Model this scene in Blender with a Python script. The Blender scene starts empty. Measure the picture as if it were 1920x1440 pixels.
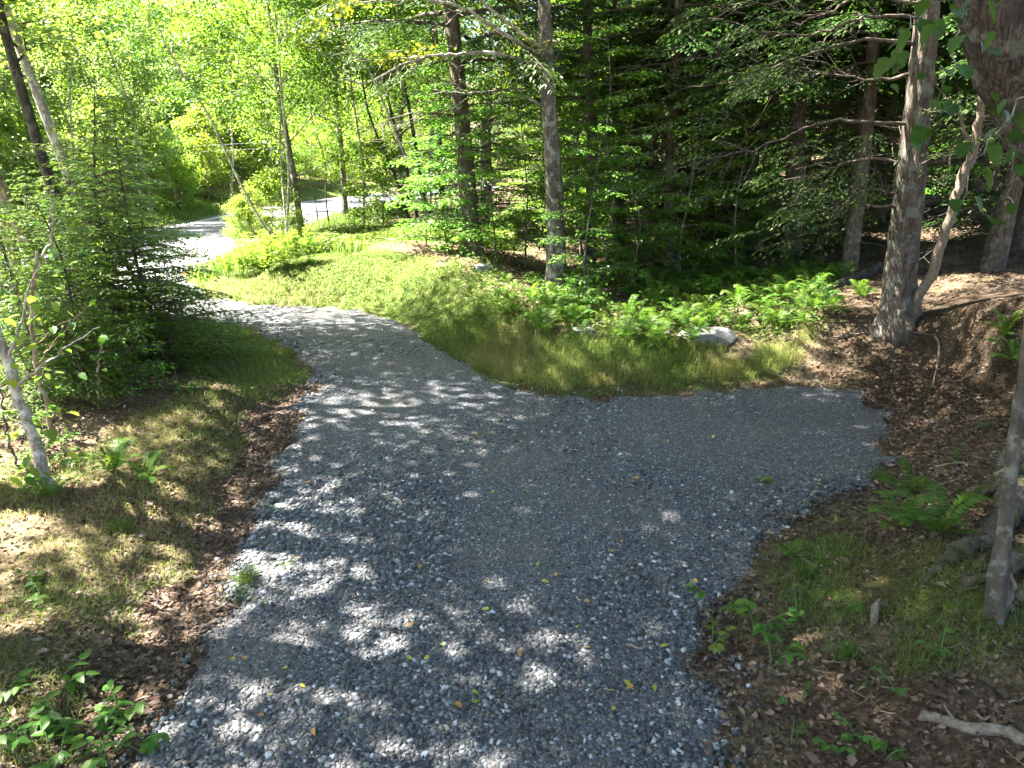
import bpy, math, random
import numpy as np
from mathutils import Vector, Matrix

random.seed(5)
RNG = np.random.default_rng(11)
R = math.radians
scene = bpy.context.scene
COL = scene.collection

# ------------------------------------------------------------------ camera
CAM_H, PITCH, FPX = 3.5, R(17.5), 1356.0          # metres, radians, focal length in photo pixels (1920 wide)
cam_d = bpy.data.cameras.new('camera')
cam_d.sensor_width = 36.0
cam_d.lens = FPX / 1920.0 * 36.0
cam_d.clip_end = 1500
cam_o = bpy.data.objects.new('camera', cam_d)
COL.objects.link(cam_o)
cam_o.location = (0, 0, CAM_H)
cam_o.rotation_euler = (math.pi / 2 - PITCH, 0, 0)
scene.camera = cam_o

# ------------------------------------------------------------------ light
SUN_EL, SUN_FWD = R(57), R(15)                    # elevation; how far in front of straight left the sun stands
to_sun = Vector((-math.cos(SUN_EL) * math.cos(SUN_FWD), math.cos(SUN_EL) * math.sin(SUN_FWD), math.sin(SUN_EL)))
world = bpy.data.worlds.new('World')
scene.world = world
world.use_nodes = True
wn = world.node_tree
sky = wn.nodes.new('ShaderNodeTexSky')
sky.sky_type = 'NISHITA'
sky.sun_disc = False
sky.sun_elevation = SUN_EL
sky.sun_rotation = math.atan2(to_sun.x, to_sun.y)
sky.dust_density = 2.0
wn.nodes['Background'].inputs['Strength'].default_value = 0.05
wn.links.new(sky.outputs[0], wn.nodes['Background'].inputs['Color'])
sun_d = bpy.data.lights.new('sun', 'SUN')
sun_d.energy = 5.0
sun_d.angle = R(0.53)
sun_d.color = (1.0, 0.94, 0.84)
sun_o = bpy.data.objects.new('sun', sun_d)
COL.objects.link(sun_o)
sun_o.rotation_euler = to_sun.to_track_quat('Z', 'Y').to_euler()
vs = scene.view_settings
vs.view_transform = 'Standard'
vs.look = 'None'
vs.exposure = 3.9
vs.gamma = 1.0
scene.cycles.max_bounces = 4
scene.cycles.diffuse_bounces = 3
scene.cycles.transmission_bounces = 3
scene.cycles.glossy_bounces = 2
scene.cycles.use_denoising = True
scene.cycles.adaptive_threshold = .03

# ------------------------------------------------------------------ mesh helpers
def nrm(a):
    a = np.asarray(a, float)
    return a / (np.linalg.norm(a, axis=-1, keepdims=True) + 1e-9)

def mesh_from(name, V, polys, mat, rnd=None, smooth=False, attrs=None):
    """polys: list of int arrays (m,k)."""
    me = bpy.data.meshes.new(name)
    V = np.asarray(V, np.float32)
    me.vertices.add(len(V))
    me.vertices.foreach_set('co', V.ravel())
    polys = [np.asarray(p, np.int32) for p in polys if len(p)]
    nl = sum(p.size for p in polys)
    npoly = sum(len(p) for p in polys)
    me.loops.add(nl)
    me.polygons.add(npoly)
    me.loops.foreach_set('vertex_index', np.concatenate([p.ravel() for p in polys]))
    starts, s = [], 0
    for p in polys:
        starts.append(s + np.arange(len(p)) * p.shape[1])
        s += p.size
    me.polygons.foreach_set('loop_start', np.concatenate(starts).astype(np.int32))
    if smooth:
        me.polygons.foreach_set('use_smooth', np.ones(npoly, bool))
    if rnd is not None:
        a = me.attributes.new('rnd', 'FLOAT', 'POINT')
        a.data.foreach_set('value', np.asarray(rnd, np.float32))
    for k, v in (attrs or {}).items():
        a = me.attributes.new(k, 'FLOAT', 'POINT')
        a.data.foreach_set('value', np.asarray(v, np.float32))
    me.update(calc_edges=True)
    if mat is not None:
        me.materials.append(mat)
    return me

class Buf:
    """collects vertices, triangles and quads of ONE mesh"""
    def __init__(s):
        s.V, s.T, s.Q, s.r, s.n = [], [], [], [], 0
    def add(s, V, T=None, Q=None, rnd=None):
        V = np.asarray(V, float).reshape(-1, 3)
        if T is not None and len(T): s.T.append(np.asarray(T) + s.n)
        if Q is not None and len(Q): s.Q.append(np.asarray(Q) + s.n)
        s.V.append(V)
        s.r.append(np.full(len(V), 0.5) if rnd is None else np.broadcast_to(rnd, (len(V),)))
        s.n += len(V)
    def mesh(s, name, mat, smooth=False):
        P = []
        if s.T: P.append(np.concatenate(s.T))
        if s.Q: P.append(np.concatenate(s.Q))
        return mesh_from(name, np.concatenate(s.V), P, mat, np.concatenate(s.r), smooth)

def obj(name, me, parent=None, loc=None, rot=None, scale=None):
    o = bpy.data.objects.new(name, me)
    COL.objects.link(o)
    if parent is not None: o.parent = parent
    if loc is not None: o.location = loc
    if rot is not None: o.rotation_euler = rot
    if scale is not None: o.scale = scale if hasattr(scale, '__len__') else (scale,) * 3
    return o

def tag(o, label=None, cat=None, group=None, kind=None):
    if label: o['label'] = label
    if cat: o['category'] = cat
    if group: o['group'] = group
    if kind: o['kind'] = kind
    return o

def kites(buf, P, D, N, L, W, fold=0.12, mid=0.42, rnd=None, bend=0.0):
    """leaf-shaped folded kites, 2 triangles each"""
    n = len(P)
    if n == 0: return
    D = nrm(D); S = nrm(np.cross(D, N)); N = nrm(np.cross(S, D))
    L = np.broadcast_to(L, (n,))[:, None]; W = np.broadcast_to(W, (n,))[:, None]
    m = P + D * L * mid
    V = np.stack([P, m + S * W * .5 + N * W * fold, P + D * L - N * L * bend, m - S * W * .5 + N * W * fold], 1)
    i = np.arange(n)[:, None] * 4
    T = np.concatenate([i + [0, 1, 2], i + [0, 2, 3]])
    r = RNG.random(n) if rnd is None else np.broadcast_to(rnd, (n,))
    buf.add(V.reshape(-1, 3), T=T, rnd=np.repeat(r, 4))

def tube(buf, pts, rad, sides=6, wob=0.0, rnd=0.5, cap=True, ridge=0.0, furrow=0.0, flare=0.0):
    pts = np.asarray(pts, float); n = len(pts)
    rad = np.broadcast_to(rad, (n,))
    t = nrm(np.gradient(pts, axis=0))
    ref = np.array([1., 0, 0]) if abs(t[:, 0]).mean() < .7 else np.array([0, 0, 1.])
    a = nrm(np.cross(t, np.cross(ref, t))); b = np.cross(t, a)
    th = np.arange(sides) / sides * 2 * np.pi
    w_ = RNG.random((n + 8, sides)) - .5
    w_ = sum(w_[k:k + n] * c for k, c in enumerate((.4, .7, 1, 1.2, 1.2, 1, .7, .4))) / 2.2
    w_ = (np.roll(w_, 1, 1) + 2 * w_ + np.roll(w_, -1, 1)) / 2.4
    rr = rad[:, None] * (1 + wob * w_)
    if ridge: rr = rr * (1 + ridge * (RNG.random(sides) - .5)[None])
    if furrow:
        s_ = np.concatenate([[0], np.cumsum(np.linalg.norm(np.diff(pts, axis=0), axis=1))])[:, None]
        T_ = np.broadcast_to(th[None] / (2 * np.pi) * 13, rr.shape); S_ = np.broadcast_to(s_ * 2.2, rr.shape)
        f_ = np.abs(vnoise(T_ + .6 * vnoise(T_, S_ * 1.5, 3), S_, 7) - .5) * 2 + .5 * vnoise(T_ * 2.3, S_ * 3, 8)
        rr = rr * (1 + furrow * (f_ - .6))
        rr = rr * (1 + flare * np.exp(-np.clip(s_ - .3, 0, None) / .28) * (.5 + .5 * np.cos(th[None] * 4 + 1.1 + .8 * np.sin(th[None]))))
    V = pts[:, None] + rr[..., None] * (np.cos(th)[None, :, None] * a[:, None] + np.sin(th)[None, :, None] * b[:, None])
    i = np.arange(n - 1)[:, None] * sides; j = np.arange(sides)[None]; k = (j + 1) % sides
    Q = np.stack([i + j, i + k, i + k + sides, i + j + sides], -1).reshape(-1, 4)
    V = V.reshape(-1, 3); T = None
    if cap:
        V = np.concatenate([V, pts[-1:] + t[-1:] * rad[-1] * .6, pts[:1]])
        j = np.arange(sides); k = (j + 1) % sides; e = (n - 1) * sides
        T = np.concatenate([np.stack([e + j, e + k, np.full(sides, n * sides)], -1),
                            np.stack([k, j, np.full(sides, n * sides + 1)], -1)])
    buf.add(V, T=T, Q=Q, rnd=rnd)

def spline(pts, n):
    """Catmull-Rom through pts, n samples"""
    P = np.asarray(pts, float)
    P = np.concatenate([2 * P[:1] - P[1:2], P, 2 * P[-1:] - P[-2:-1]])
    m = len(P) - 3
    u = np.linspace(0, m - 1e-6, n); i = u.astype(int); f = (u - i)[:, None]
    a, b, c, d = P[i], P[i + 1], P[i + 2], P[i + 3]
    return .5 * (2 * b + (c - a) * f + (2 * a - 5 * b + 4 * c - d) * f ** 2 + (3 * b - a - 3 * c + d) * f ** 3)

def vnoise(x, y, seed=0):
    xi = np.floor(x).astype(np.int64); yi = np.floor(y).astype(np.int64)
    fx = x - xi; fy = y - yi
    fx = fx * fx * (3 - 2 * fx); fy = fy * fy * (3 - 2 * fy)
    def h(a, b):
        n = (a * 374761393 + b * 668265263 + seed * 2147483647) & 0xffffffff
        n = ((n ^ (n >> 13)) * 1274126177) & 0xffffffff
        return ((n ^ (n >> 16)) & 0xffff) / 65535.0
    return (h(xi, yi) * (1 - fx) + h(xi + 1, yi) * fx) * (1 - fy) + (h(xi, yi + 1) * (1 - fx) + h(xi + 1, yi + 1) * fx) * fy

def sstep(a, b, x):
    t = np.clip((x - a) / (b - a), 0, 1)
    return t * t * (3 - 2 * t)

def sdf(poly, x, y):
    """signed distance to a closed polygon, negative inside"""
    x = np.asarray(x, float); y = np.asarray(y, float)
    P = np.asarray(poly, float); d2 = np.full(x.shape, 1e18); ins = np.zeros(x.shape, bool)
    for (ax, ay), (bx, by) in zip(P, np.roll(P, -1, 0)):
        ex, ey = bx - ax, by - ay
        t = np.clip(((x - ax) * ex + (y - ay) * ey) / (ex * ex + ey * ey + 1e-12), 0, 1)
        d2 = np.minimum(d2, (x - ax - t * ex) ** 2 + (y - ay - t * ey) ** 2)
        c = ((ay > y) != (by > y)) & (x < (bx - ax) * (y - ay) / (by - ay + 1e-12) + ax)
        ins ^= c
    return np.where(ins, -1, 1) * np.sqrt(d2)

# ------------------------------------------------------------------ terrain
def ray(px, py):
    u, v = (px - 960) / FPX, (py - 720) / FPX
    return np.array([u, math.cos(PITCH) - v * math.sin(PITCH), -math.sin(PITCH) - v * math.cos(PITCH)])

def flat(px, py, z=0.0):
    d = ray(px, py); t = (z - CAM_H) / d[2]
    return (d[0] * t, d[1] * t)

def at_depth(px, py, Y):
    """the point at distance Y in front of the camera position, on the line of sight through a photo pixel"""
    d = ray(px, py); t = Y / d[1]
    return np.array([d[0] * t, Y, CAM_H + d[2] * t])

LEFT_EDGE = [flat(*p) for p in [(300, 1440), (345, 1260), (420, 1130), (480, 1000), (520, 900), (545, 800), (590, 715), (592, 690), (548, 650), (450, 612), (340, 590)]]
FAR_EDGE = [flat(*p) for p in [(356, 532), (392, 556), (470, 571), (650, 582), (740, 607), (800, 642), (900, 702), (1000, 738)]]
SPUR = [flat(*p) for p in [(1060, 752), (1250, 745), (1400, 728), (1530, 722), (1610, 745), (1660, 800), (1650, 870), (1590, 930), (1500, 960), (1430, 1000), (1400, 1060), (1330, 1120), (1310, 1200), (1320, 1300), (1340, 1440)]]
def smooth_poly(p, n): return [tuple(q) for q in spline(p, n)]
DRIVE = ([(-2.0, -6.0), (-2.05, 0.0)] + smooth_poly(LEFT_EDGE, 40) + [(-10.6, 18.3), (-10.8, 23.2), (-10.2, 22.2)]
         + smooth_poly(FAR_EDGE + SPUR, 70) + [(1.25, 0.0), (1.3, -6.0)])
ROAD_C = spline([(-13.6, -40), (-13.8, 0), (-14.0, 20), (-14.3, 36), (-14.2, 50), (-12.2, 64), (-6.5, 78), (4, 90), (22, 100), (60, 108)], 90)
ROAD_W = 7.2

CP = np.array([(-6, 3, .12), (-8, 8, .28), (-6, 8, .14), (-4.2, 6, .06), (-9, 12, .3), (-6, 12, .12), (-4.5, 12.2, .15), (-5, 14, .08),
    (-3, 20.2, 1.25), (-1.6, 18.4, 1.1), (-5.2, 19.8, .8), (-4, 22.5, .55), (-0.6, 15.2, .78), (0.6, 13.0, .42), (-8, 20.5, .1), (-8, 26, .15),
    (-3, 27, .35), (2, 17, .6), (1, 22, .75), (4, 13.5, .5), (2.4, 13, .42), (5, 17, .75), (3, 26, .9), (8, 22, 1.2), (6.6, 12.6, .95), (8.5, 12, 1.35),
    (7.5, 9.5, 1.6), (6.2, 7.6, 1.2), (5, 6.3, .9), (4, 5, .62), (3, 4, .4), (2.4, 2.5, .3), (6, 3, 1.1), (10, 6, 1.7), (14, 14, 1.6), (16, 25, 1.7),
    (0, 40, .5), (12, 40, 1.6), (-26, 30, .4), (-30, 60, 1.2), (30, 40, 2.6), (-20, 5, .5), (0, 60, .6), (-8, -8, .2), (8, -8, .8)])

def height(x, y, d=None):
    x = np.asarray(x, float); y = np.asarray(y, float)
    if d is None: d = sdf(DRIVE, x, y)
    w = 1.0 / (((x[..., None] - CP[:, 0]) ** 2 + (y[..., None] - CP[:, 1]) ** 2) + .5) ** 2
    h = (w * CP[:, 2]).sum(-1) / w.sum(-1)
    ramp = sstep(0.0, 1.7, d)
    bank = sstep(4.6, 6.2, x) * sstep(13, 10.5, y) * sstep(6.0, 8.0, y)     # the cut bank by the spur is steeper
    ramp = ramp * (1 - bank) + bank * (0.35 * sstep(0, 1.2, d) + 0.65 * sstep(1.1, 1.75, d))
    rd = road_dist(x, y)
    ramp = ramp * sstep(ROAD_W / 2, ROAD_W / 2 + 4.5, rd)
    h = h * ramp
    n = (vnoise(x * .9, y * .9, 1) - .5) * .16 + (vnoise(x * 2.7, y * 2.7, 2) - .5) * .07 + (vnoise(x * 7, y * 7, 3) - .5) * .03
    h = h + n * sstep(0.05, 1.0, d) * sstep(ROAD_W / 2, ROAD_W / 2 + 1.5, rd)
    left = (x < 0) & (y < 14)
    h = h - np.where(left, .07 * np.exp(-((d - .45) / .35) ** 2), 0) * sstep(0, .2, d)
    r = np.hypot(x, y - 30)
    h = h + np.clip(r - 75, 0, None) * .10 * sstep(ROAD_W, ROAD_W + 30, rd)
    side = (x < -14) | (y > 60 + .45 * np.clip(x, 0, None))
    h = h + np.where(side, np.clip(rd - 9, 0, 70) * .13, 0) * sstep(5, 25, y)
    h = h + np.clip(y - 45, 0, 60) * .12 * sstep(0, 14, x) * sstep(8, 20, rd)
    h = h + (vnoise(x * 1.3, y * 1.3, 5) - .5) * .03 * sstep(.05, -.5, d)
    return h

def road_dist(x, y):
    d2 = np.full(np.shape(x), 1e18)
    for a, b in zip(ROAD_C[:-1], ROAD_C[1:]):
        e = b - a
        t = np.clip(((x - a[0]) * e[0] + (y - a[1]) * e[1]) / (e @ e), 0, 1)
        d2 = np.minimum(d2, (x - a[0] - t * e[0]) ** 2 + (y - a[1] - t * e[1]) ** 2)
    return np.sqrt(d2)

def hz(x, y): return float(height(np.array([x]), np.array([y]))[0])

def at(px, py):
    """ground point seen at a photo pixel"""
    d = ray(px, py)
    t = np.concatenate([np.linspace(2, 30, 500), np.linspace(30, 120, 300)])
    X, Y, Z = d[0] * t, d[1] * t, CAM_H + d[2] * t
    k = np.nonzero(Z < height(X, Y))[0]
    i = k[0] if len(k) else -1
    return Vector((X[i], Y[i], hz(X[i], Y[i])))

# regions of the ground, as world polygons
def region(px): return [tuple(at(*p)[:2]) for p in px]
GRASS_A = region([(400, 562), (480, 578), (660, 588), (740, 615), (830, 680), (930, 735), (1010, 745), (1200, 735), (1330, 730), (1490, 680), (1500, 645), (1300, 655), (1010, 640), (950, 600), (850, 500), (640, 480), (520, 490), (400, 522)])
GRASS_B = region([(400, 605), (470, 622), (545, 655), (580, 690), (560, 720), (480, 760), (420, 740), (400, 690)])
FERN_A = region([(1000, 640), (1130, 660), (1290, 655), (1400, 650), (1560, 600), (1620, 560), (1560, 500), (1440, 480), (1320, 500), (1180, 530), (960, 560)])
MOSS_A = region([(1420, 1010), (1560, 960), (1700, 1000), (1870, 1060), (1840, 1170), (1560, 1230), (1430, 1180)])

# ------------------------------------------------------------------ materials
def new_mat(name):
    m = bpy.data.materials.new(name); m.use_nodes = True
    nt = m.node_tree
    return m, nt, nt.nodes['Principled BSDF'], nt.nodes['Material Output']

def N(nt, t, **kw):
    n = nt.nodes.new(t)
    for k, v in kw.items():
        if k in n.inputs: n.inputs[k].default_value = v
        else: setattr(n, k, v)
    return n

def ramp(nt, fac, stops):
    r = nt.nodes.new('ShaderNodeValToRGB')
    els = r.color_ramp.elements
    while len(els) < len(stops): els.new(.5)
    for e, (p, c) in zip(els, stops):
        e.position = p; e.color = (*c, 1)
    nt.links.new(fac, r.inputs['Fac'])
    return r.outputs['Color']

def mixc(nt, fac, a, b):
    m = nt.nodes.new('ShaderNodeMix'); m.data_type = 'RGBA'
    if hasattr(fac, 'links') or hasattr(fac, 'is_output'): nt.links.new(fac, m.inputs[0])
    else: m.inputs[0].default_value = fac
    for s, v in ((6, a), (7, b)):
        if isinstance(v, tuple): m.inputs[s].default_value = (*v, 1)
        else: nt.links.new(v, m.inputs[s])
    return m.outputs[2]

def maths(nt, op, a, b=None):
    m = nt.nodes.new('ShaderNodeMath'); m.operation = op
    for i, v in enumerate((a, b)):
        if v is None: continue
        if isinstance(v, (int, float)): m.inputs[i].default_value = v
        else: nt.links.new(v, m.inputs[i])
    return m.outputs[0]

def leaf_mat(name, cols, trans, tfac=.45, rough=.5, spec=.25, obj_var=.3):
    m, nt, b, out = new_mat(name)
    at_ = N(nt, 'ShaderNodeAttribute', attribute_name='rnd')
    c = ramp(nt, at_.outputs['Fac'], [(i / (len(cols) - 1), k) for i, k in enumerate(cols)])
    oi = N(nt, 'ShaderNodeObjectInfo')
    hs = N(nt, 'ShaderNodeHueSaturation')
    v = maths(nt, 'MULTIPLY_ADD', oi.outputs['Random'], obj_var)
    nt.nodes[-1].inputs[2].default_value = 1 - obj_var / 2
    nt.links.new(v, hs.inputs['Value'])
    h = maths(nt, 'MULTIPLY_ADD', oi.outputs['Random'], .03)
    nt.nodes[-1].inputs[2].default_value = .485
    nt.links.new(h, hs.inputs['Hue'])
    nt.links.new(c, hs.inputs['Color'])
    nt.links.new(hs.outputs[0], b.inputs['Base Color'])
    b.inputs['Roughness'].default_value = rough
    b.inputs['Specular IOR Level'].default_value = spec
    tr = N(nt, 'ShaderNodeBsdfTranslucent')
    tm = N(nt, 'ShaderNodeMix'); tm.data_type = 'RGBA'; tm.blend_type = 'MULTIPLY'; tm.inputs[0].default_value = 1
    nt.links.new(hs.outputs[0], tm.inputs[6]); tm.inputs[7].default_value = (*trans, 1)
    nt.links.new(tm.outputs[2], tr.inputs['Color'])
    mx = N(nt, 'ShaderNodeMixShader'); mx.inputs[0].default_value = tfac
    nt.links.new(b.outputs[0], mx.inputs[1]); nt.links.new(tr.outputs[0], mx.inputs[2])
    nt.links.new(mx.outputs[0], out.inputs['Surface'])
    return m

M = {}
M['leaf'] = leaf_mat('maple_leaf', [(.045, .105, .014), (.075, .15, .02), (.11, .19, .028)], (2.2, 1.9, 1.0))
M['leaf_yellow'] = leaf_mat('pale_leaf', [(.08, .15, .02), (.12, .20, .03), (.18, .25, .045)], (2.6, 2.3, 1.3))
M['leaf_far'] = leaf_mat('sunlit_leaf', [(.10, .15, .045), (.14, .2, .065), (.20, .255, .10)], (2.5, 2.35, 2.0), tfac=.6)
M['leaf_near'] = leaf_mat('broad_leaf', [(.06, .14, .025), (.09, .19, .03), (.12, .22, .035)], (1.8, 1.8, .9), rough=.4)
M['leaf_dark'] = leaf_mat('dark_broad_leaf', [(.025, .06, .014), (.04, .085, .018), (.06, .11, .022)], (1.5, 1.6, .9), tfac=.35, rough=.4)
M['leaf_gold'] = leaf_mat('yellowing_leaf', [(.12, .19, .02), (.18, .23, .025), (.24, .25, .03)], (1.6, 1.5, .8))
M['hemlock'] = leaf_mat('hemlock_needle', [(.022, .05, .012), (.036, .075, .016), (.06, .11, .022)], (1.5, 1.6, 1.0), tfac=.3)
M['hemlock_young'] = leaf_mat('young_hemlock_needle', [(.06, .11, .022), (.10, .165, .03), (.14, .2, .04)], (2.0, 2.0, 1.1), tfac=.45)
M['fern'] = leaf_mat('fern_frond', [(.045, .105, .016), (.07, .145, .02), (.11, .19, .026)], (1.8, 1.7, 1.0))
M['grass'] = leaf_mat('grass_blade', [(.06, .13, .018), (.10, .17, .025), (.19, .20, .06), (.3, .26, .12)], (1.6, 1.5, 1.0), tfac=.35)
M['straw'] = leaf_mat('dry_grass_blade', [(.16, .17, .05), (.26, .23, .09), (.34, .29, .14)], (1.3, 1.3, 1.0), tfac=.35)
M['clover'] = leaf_mat('clover', [(.045, .11, .016), (.07, .14, .02), (.11, .17, .03), (.16, .18, .05)], (1.6, 1.6, 1.0), tfac=.3)
M['dead_leaf'] = leaf_mat('dead_leaf', [(.042, .028, .019), (.09, .058, .038), (.15, .10, .065), (.27, .2, .14)], (1.2, 1.0, .8), tfac=.12, rough=.6, spec=.3)
M['moss'] = leaf_mat('moss', [(.05, .075, .012), (.08, .11, .018), (.11, .13, .025)], (1.3, 1.3, 1.0), tfac=.2)

def bark_mat(name, dark, light, lichen=None, lichen_amt=.45, scale=14, stretch=.18, bump=.7, crk=.8):
    m, nt, b, out = new_mat(name)
    tc = N(nt, 'ShaderNodeTexCoord')
    mp = N(nt, 'ShaderNodeMapping'); mp.inputs['Scale'].default_value = (1, 1, stretch)
    nt.links.new(tc.outputs['Object'], mp.inputs['Vector'])
    n1 = N(nt, 'ShaderNodeTexNoise', Scale=scale, Detail=6.0, Roughness=.65)
    nt.links.new(mp.outputs[0], n1.inputs['Vector'])
    vo = N(nt, 'ShaderNodeTexVoronoi', Scale=scale * 1.3); vo.feature = 'DISTANCE_TO_EDGE'
    wv = N(nt, 'ShaderNodeTexNoise', Scale=scale * .5, Detail=3.0); nt.links.new(mp.outputs[0], wv.inputs['Vector'])
    va = N(nt, 'ShaderNodeVectorMath'); va.operation = 'MULTIPLY_ADD'; va.inputs[1].default_value = (2.2 / scale,) * 3
    nt.links.new(wv.outputs['Color'], va.inputs[0]); nt.links.new(mp.outputs[0], va.inputs[2]); nt.links.new(va.outputs[0], vo.inputs['Vector'])
    c = ramp(nt, n1.outputs['Fac'], [(.32, dark), (.68, light)])
    crack = ramp(nt, vo.outputs['Distance'], [(0, (0.45,) * 3), (.14, (1,) * 3)])
    mm = N(nt, 'ShaderNodeMix'); mm.data_type = 'RGBA'; mm.blend_type = 'MULTIPLY'; mm.inputs[0].default_value = crk
    nt.links.new(c, mm.inputs[6]); nt.links.new(crack, mm.inputs[7])
    c = mm.outputs[2]
    if lichen:
        n2 = N(nt, 'ShaderNodeTexNoise', Scale=5.5, Detail=5.0, Roughness=.7)
        nt.links.new(tc.outputs['Object'], n2.inputs['Vector'])
        f = ramp(nt, n2.outputs['Fac'], [(.5, (0,) * 3), (.6, (lichen_amt * 2 if lichen_amt < .5 else 1,) * 3)])
        c = mixc(nt, f, c, lichen)
    nt.links.new(c, b.inputs['Base Color'])
    b.inputs['Roughness'].default_value = .9
    b.inputs['Specular IOR Level'].default_value = .15
    hgt = maths(nt, 'ADD', n1.outputs['Fac'], maths(nt, 'MINIMUM', maths(nt, 'MULTIPLY', vo.outputs['Distance'], 3.0 * crk), .6 * crk))
    bp = N(nt, 'ShaderNodeBump', Strength=bump, Distance=.03)
    nt.links.new(hgt, bp.inputs['Height'])
    nt.links.new(bp.outputs[0], b.inputs['Normal'])
    return m

M['bark_grey'] = bark_mat('grey_bark', (.07, .058, .048), (.20, .175, .15), (.33, .33, .28), .42)
M['bark_pale'] = bark_mat('pale_bark', (.20, .175, .15), (.42, .38, .33), (.55, .52, .46), .5, bump=.35)
M['bark_dark'] = bark_mat('dark_bark', (.03, .024, .02), (.10, .08, .065), (.16, .16, .13), .3)
M['bark_hemlock'] = bark_mat('hemlock_bark', (.06, .045, .036), (.17, .135, .11), (.19, .2, .17), .35, scale=24, stretch=.10, bump=.9, crk=.6)
M['bark_big'] = bark_mat('old_dark_bark', (.03, .024, .019), (.105, .085, .068), (.15, .15, .12), .35, scale=16, stretch=.12, bump=1.0, crk=.7)
M['bark_tan'] = bark_mat('tan_bark', (.16, .11, .07), (.34, .25, .17), (.42, .36, .28), .4, bump=.4)
M['deadwood'] = bark_mat('dead_wood', (.10, .078, .058), (.26, .215, .165), None, scale=26, stretch=1, bump=.35, crk=.1)
M['bark_root'] = bark_mat('mossy_root_bark', (.045, .035, .026), (.17, .14, .11), (.055, .068, .016), .5, scale=20, stretch=1, bump=1.0, crk=.4)
M['bark_smooth'] = bark_mat('smooth_grey_bark', (.05, .043, .034), (.12, .105, .085), (.2, .195, .16), .4, scale=9, stretch=.5, bump=.15, crk=.1)
M['twig'] = bark_mat('twig_bark', (.06, .047, .036), (.155, .13, .105), None, bump=.2)

def ground_mat():
    m, nt, b, out = new_mat('forest_floor')
    g = N(nt, 'ShaderNodeNewGeometry')
    n1 = N(nt, 'ShaderNodeTexNoise', Scale=18.0, Detail=8.0, Roughness=.75)
    n2 = N(nt, 'ShaderNodeTexNoise', Scale=1.1, Detail=4.0)
    n3 = N(nt, 'ShaderNodeTexVoronoi', Scale=26.0)
    for n in (n1, n2, n3): nt.links.new(g.outputs['Position'], n.inputs['Vector'])
    litter = ramp(nt, n1.outputs['Fac'], [(.3, (.035, .022, .014)), (.5, (.085, .055, .036)), (.7, (.16, .11, .075))])
    chips = ramp(nt, n3.outputs['Color'], [(.1, (.05, .032, .022)), (.6, (.12, .08, .055)), (.95, (.22, .16, .11))])
    litter = mixc(nt, .5, litter, chips)
    duff = ramp(nt, n1.outputs['Fac'], [(.35, (.10, .08, .045)), (.65, (.24, .20, .12))])
    patch = ramp(nt, n2.outputs['Fac'], [(.45, (0,) * 3), (.62, (.75,) * 3)])
    c = mixc(nt, patch, litter, duff)
    grass = ramp(nt, n1.outputs['Fac'], [(.3, (.035, .055, .012)), (.7, (.11, .14, .035))])
    ga = N(nt, 'ShaderNodeAttribute', attribute_name='grass')
    c = mixc(nt, ga.outputs['Fac'], c, grass)
    sa = N(nt, 'ShaderNodeAttribute', attribute_name='soil')
    soil = ramp(nt, n1.outputs['Fac'], [(.3, (.014, .010, .007)), (.7, (.055, .041, .028))])
    c = mixc(nt, sa.outputs['Fac'], c, soil)
    ma = N(nt, 'ShaderNodeAttribute', attribute_name='moss')
    moss = ramp(nt, n1.outputs['Fac'], [(.3, (.035, .045, .01)), (.7, (.10, .11, .025))])
    c = mixc(nt, maths(nt, 'MULTIPLY', ma.outputs['Fac'], .85), c, moss)
    nt.links.new(c, b.inputs['Base Color'])
    b.inputs['Roughness'].default_value = .95
    b.inputs['Specular IOR Level'].default_value = .1
    bp = N(nt, 'ShaderNodeBump', Strength=.8, Distance=.04)
    nt.links.new(maths(nt, 'ADD', n1.outputs['Fac'], maths(nt, 'MULTIPLY', n3.outputs['Distance'], .6)), bp.inputs['Height'])
    nt.links.new(bp.outputs[0], b.inputs['Normal'])
    return m
M['ground'] = ground_mat()

SHALE = [(0, (.022, .025, .03)), (.22, (.058, .065, .076)), (.45, (.094, .104, .12)), (.58, (.118, .105, .117)), (.7, (.083, .10, .096)), (.8, (.125, .115, .104)), (.9, (.21, .225, .24)), (1, (.46, .47, .49))]
def gravel_mat():
    m, nt, b, out = new_mat('gravel_bed')
    g = N(nt, 'ShaderNodeNewGeometry')
    v1 = N(nt, 'ShaderNodeTexVoronoi', Scale=42.0); v2 = N(nt, 'ShaderNodeTexVoronoi', Scale=95.0)
    n2 = N(nt, 'ShaderNodeTexNoise', Scale=.8, Detail=5.0)
    for n in (v1, v2, n2): nt.links.new(g.outputs['Position'], n.inputs['Vector'])
    s1 = N(nt, 'ShaderNodeSeparateColor'); nt.links.new(v1.outputs['Color'], s1.inputs[0])
    s2 = N(nt, 'ShaderNodeSeparateColor'); nt.links.new(v2.outputs['Color'], s2.inputs[0])
    c1 = ramp(nt, s1.outputs[0], SHALE); c2 = ramp(nt, s2.outputs[0], SHALE)
    c = mixc(nt, .5, c1, c2)
    warm = ramp(nt, n2.outputs['Fac'], [(.45, (0,) * 3), (.66, (.4,) * 3)])
    c = mixc(nt, warm, c, (.145, .125, .105))
    nt.links.new(c, b.inputs['Base Color'])
    b.inputs['Roughness'].default_value = .75
    b.inputs['Specular IOR Level'].default_value = .3
    bp = N(nt, 'ShaderNodeBump', Strength=.9, Distance=.02)
    nt.links.new(maths(nt, 'ADD', maths(nt, 'MULTIPLY', s1.outputs[1], .7), maths(nt, 'SUBTRACT', s2.outputs[1], v1.outputs['Distance'])), bp.inputs['Height'])
    nt.links.new(bp.outputs[0], b.inputs['Normal'])
    return m
M['gravel'] = gravel_mat()

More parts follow.
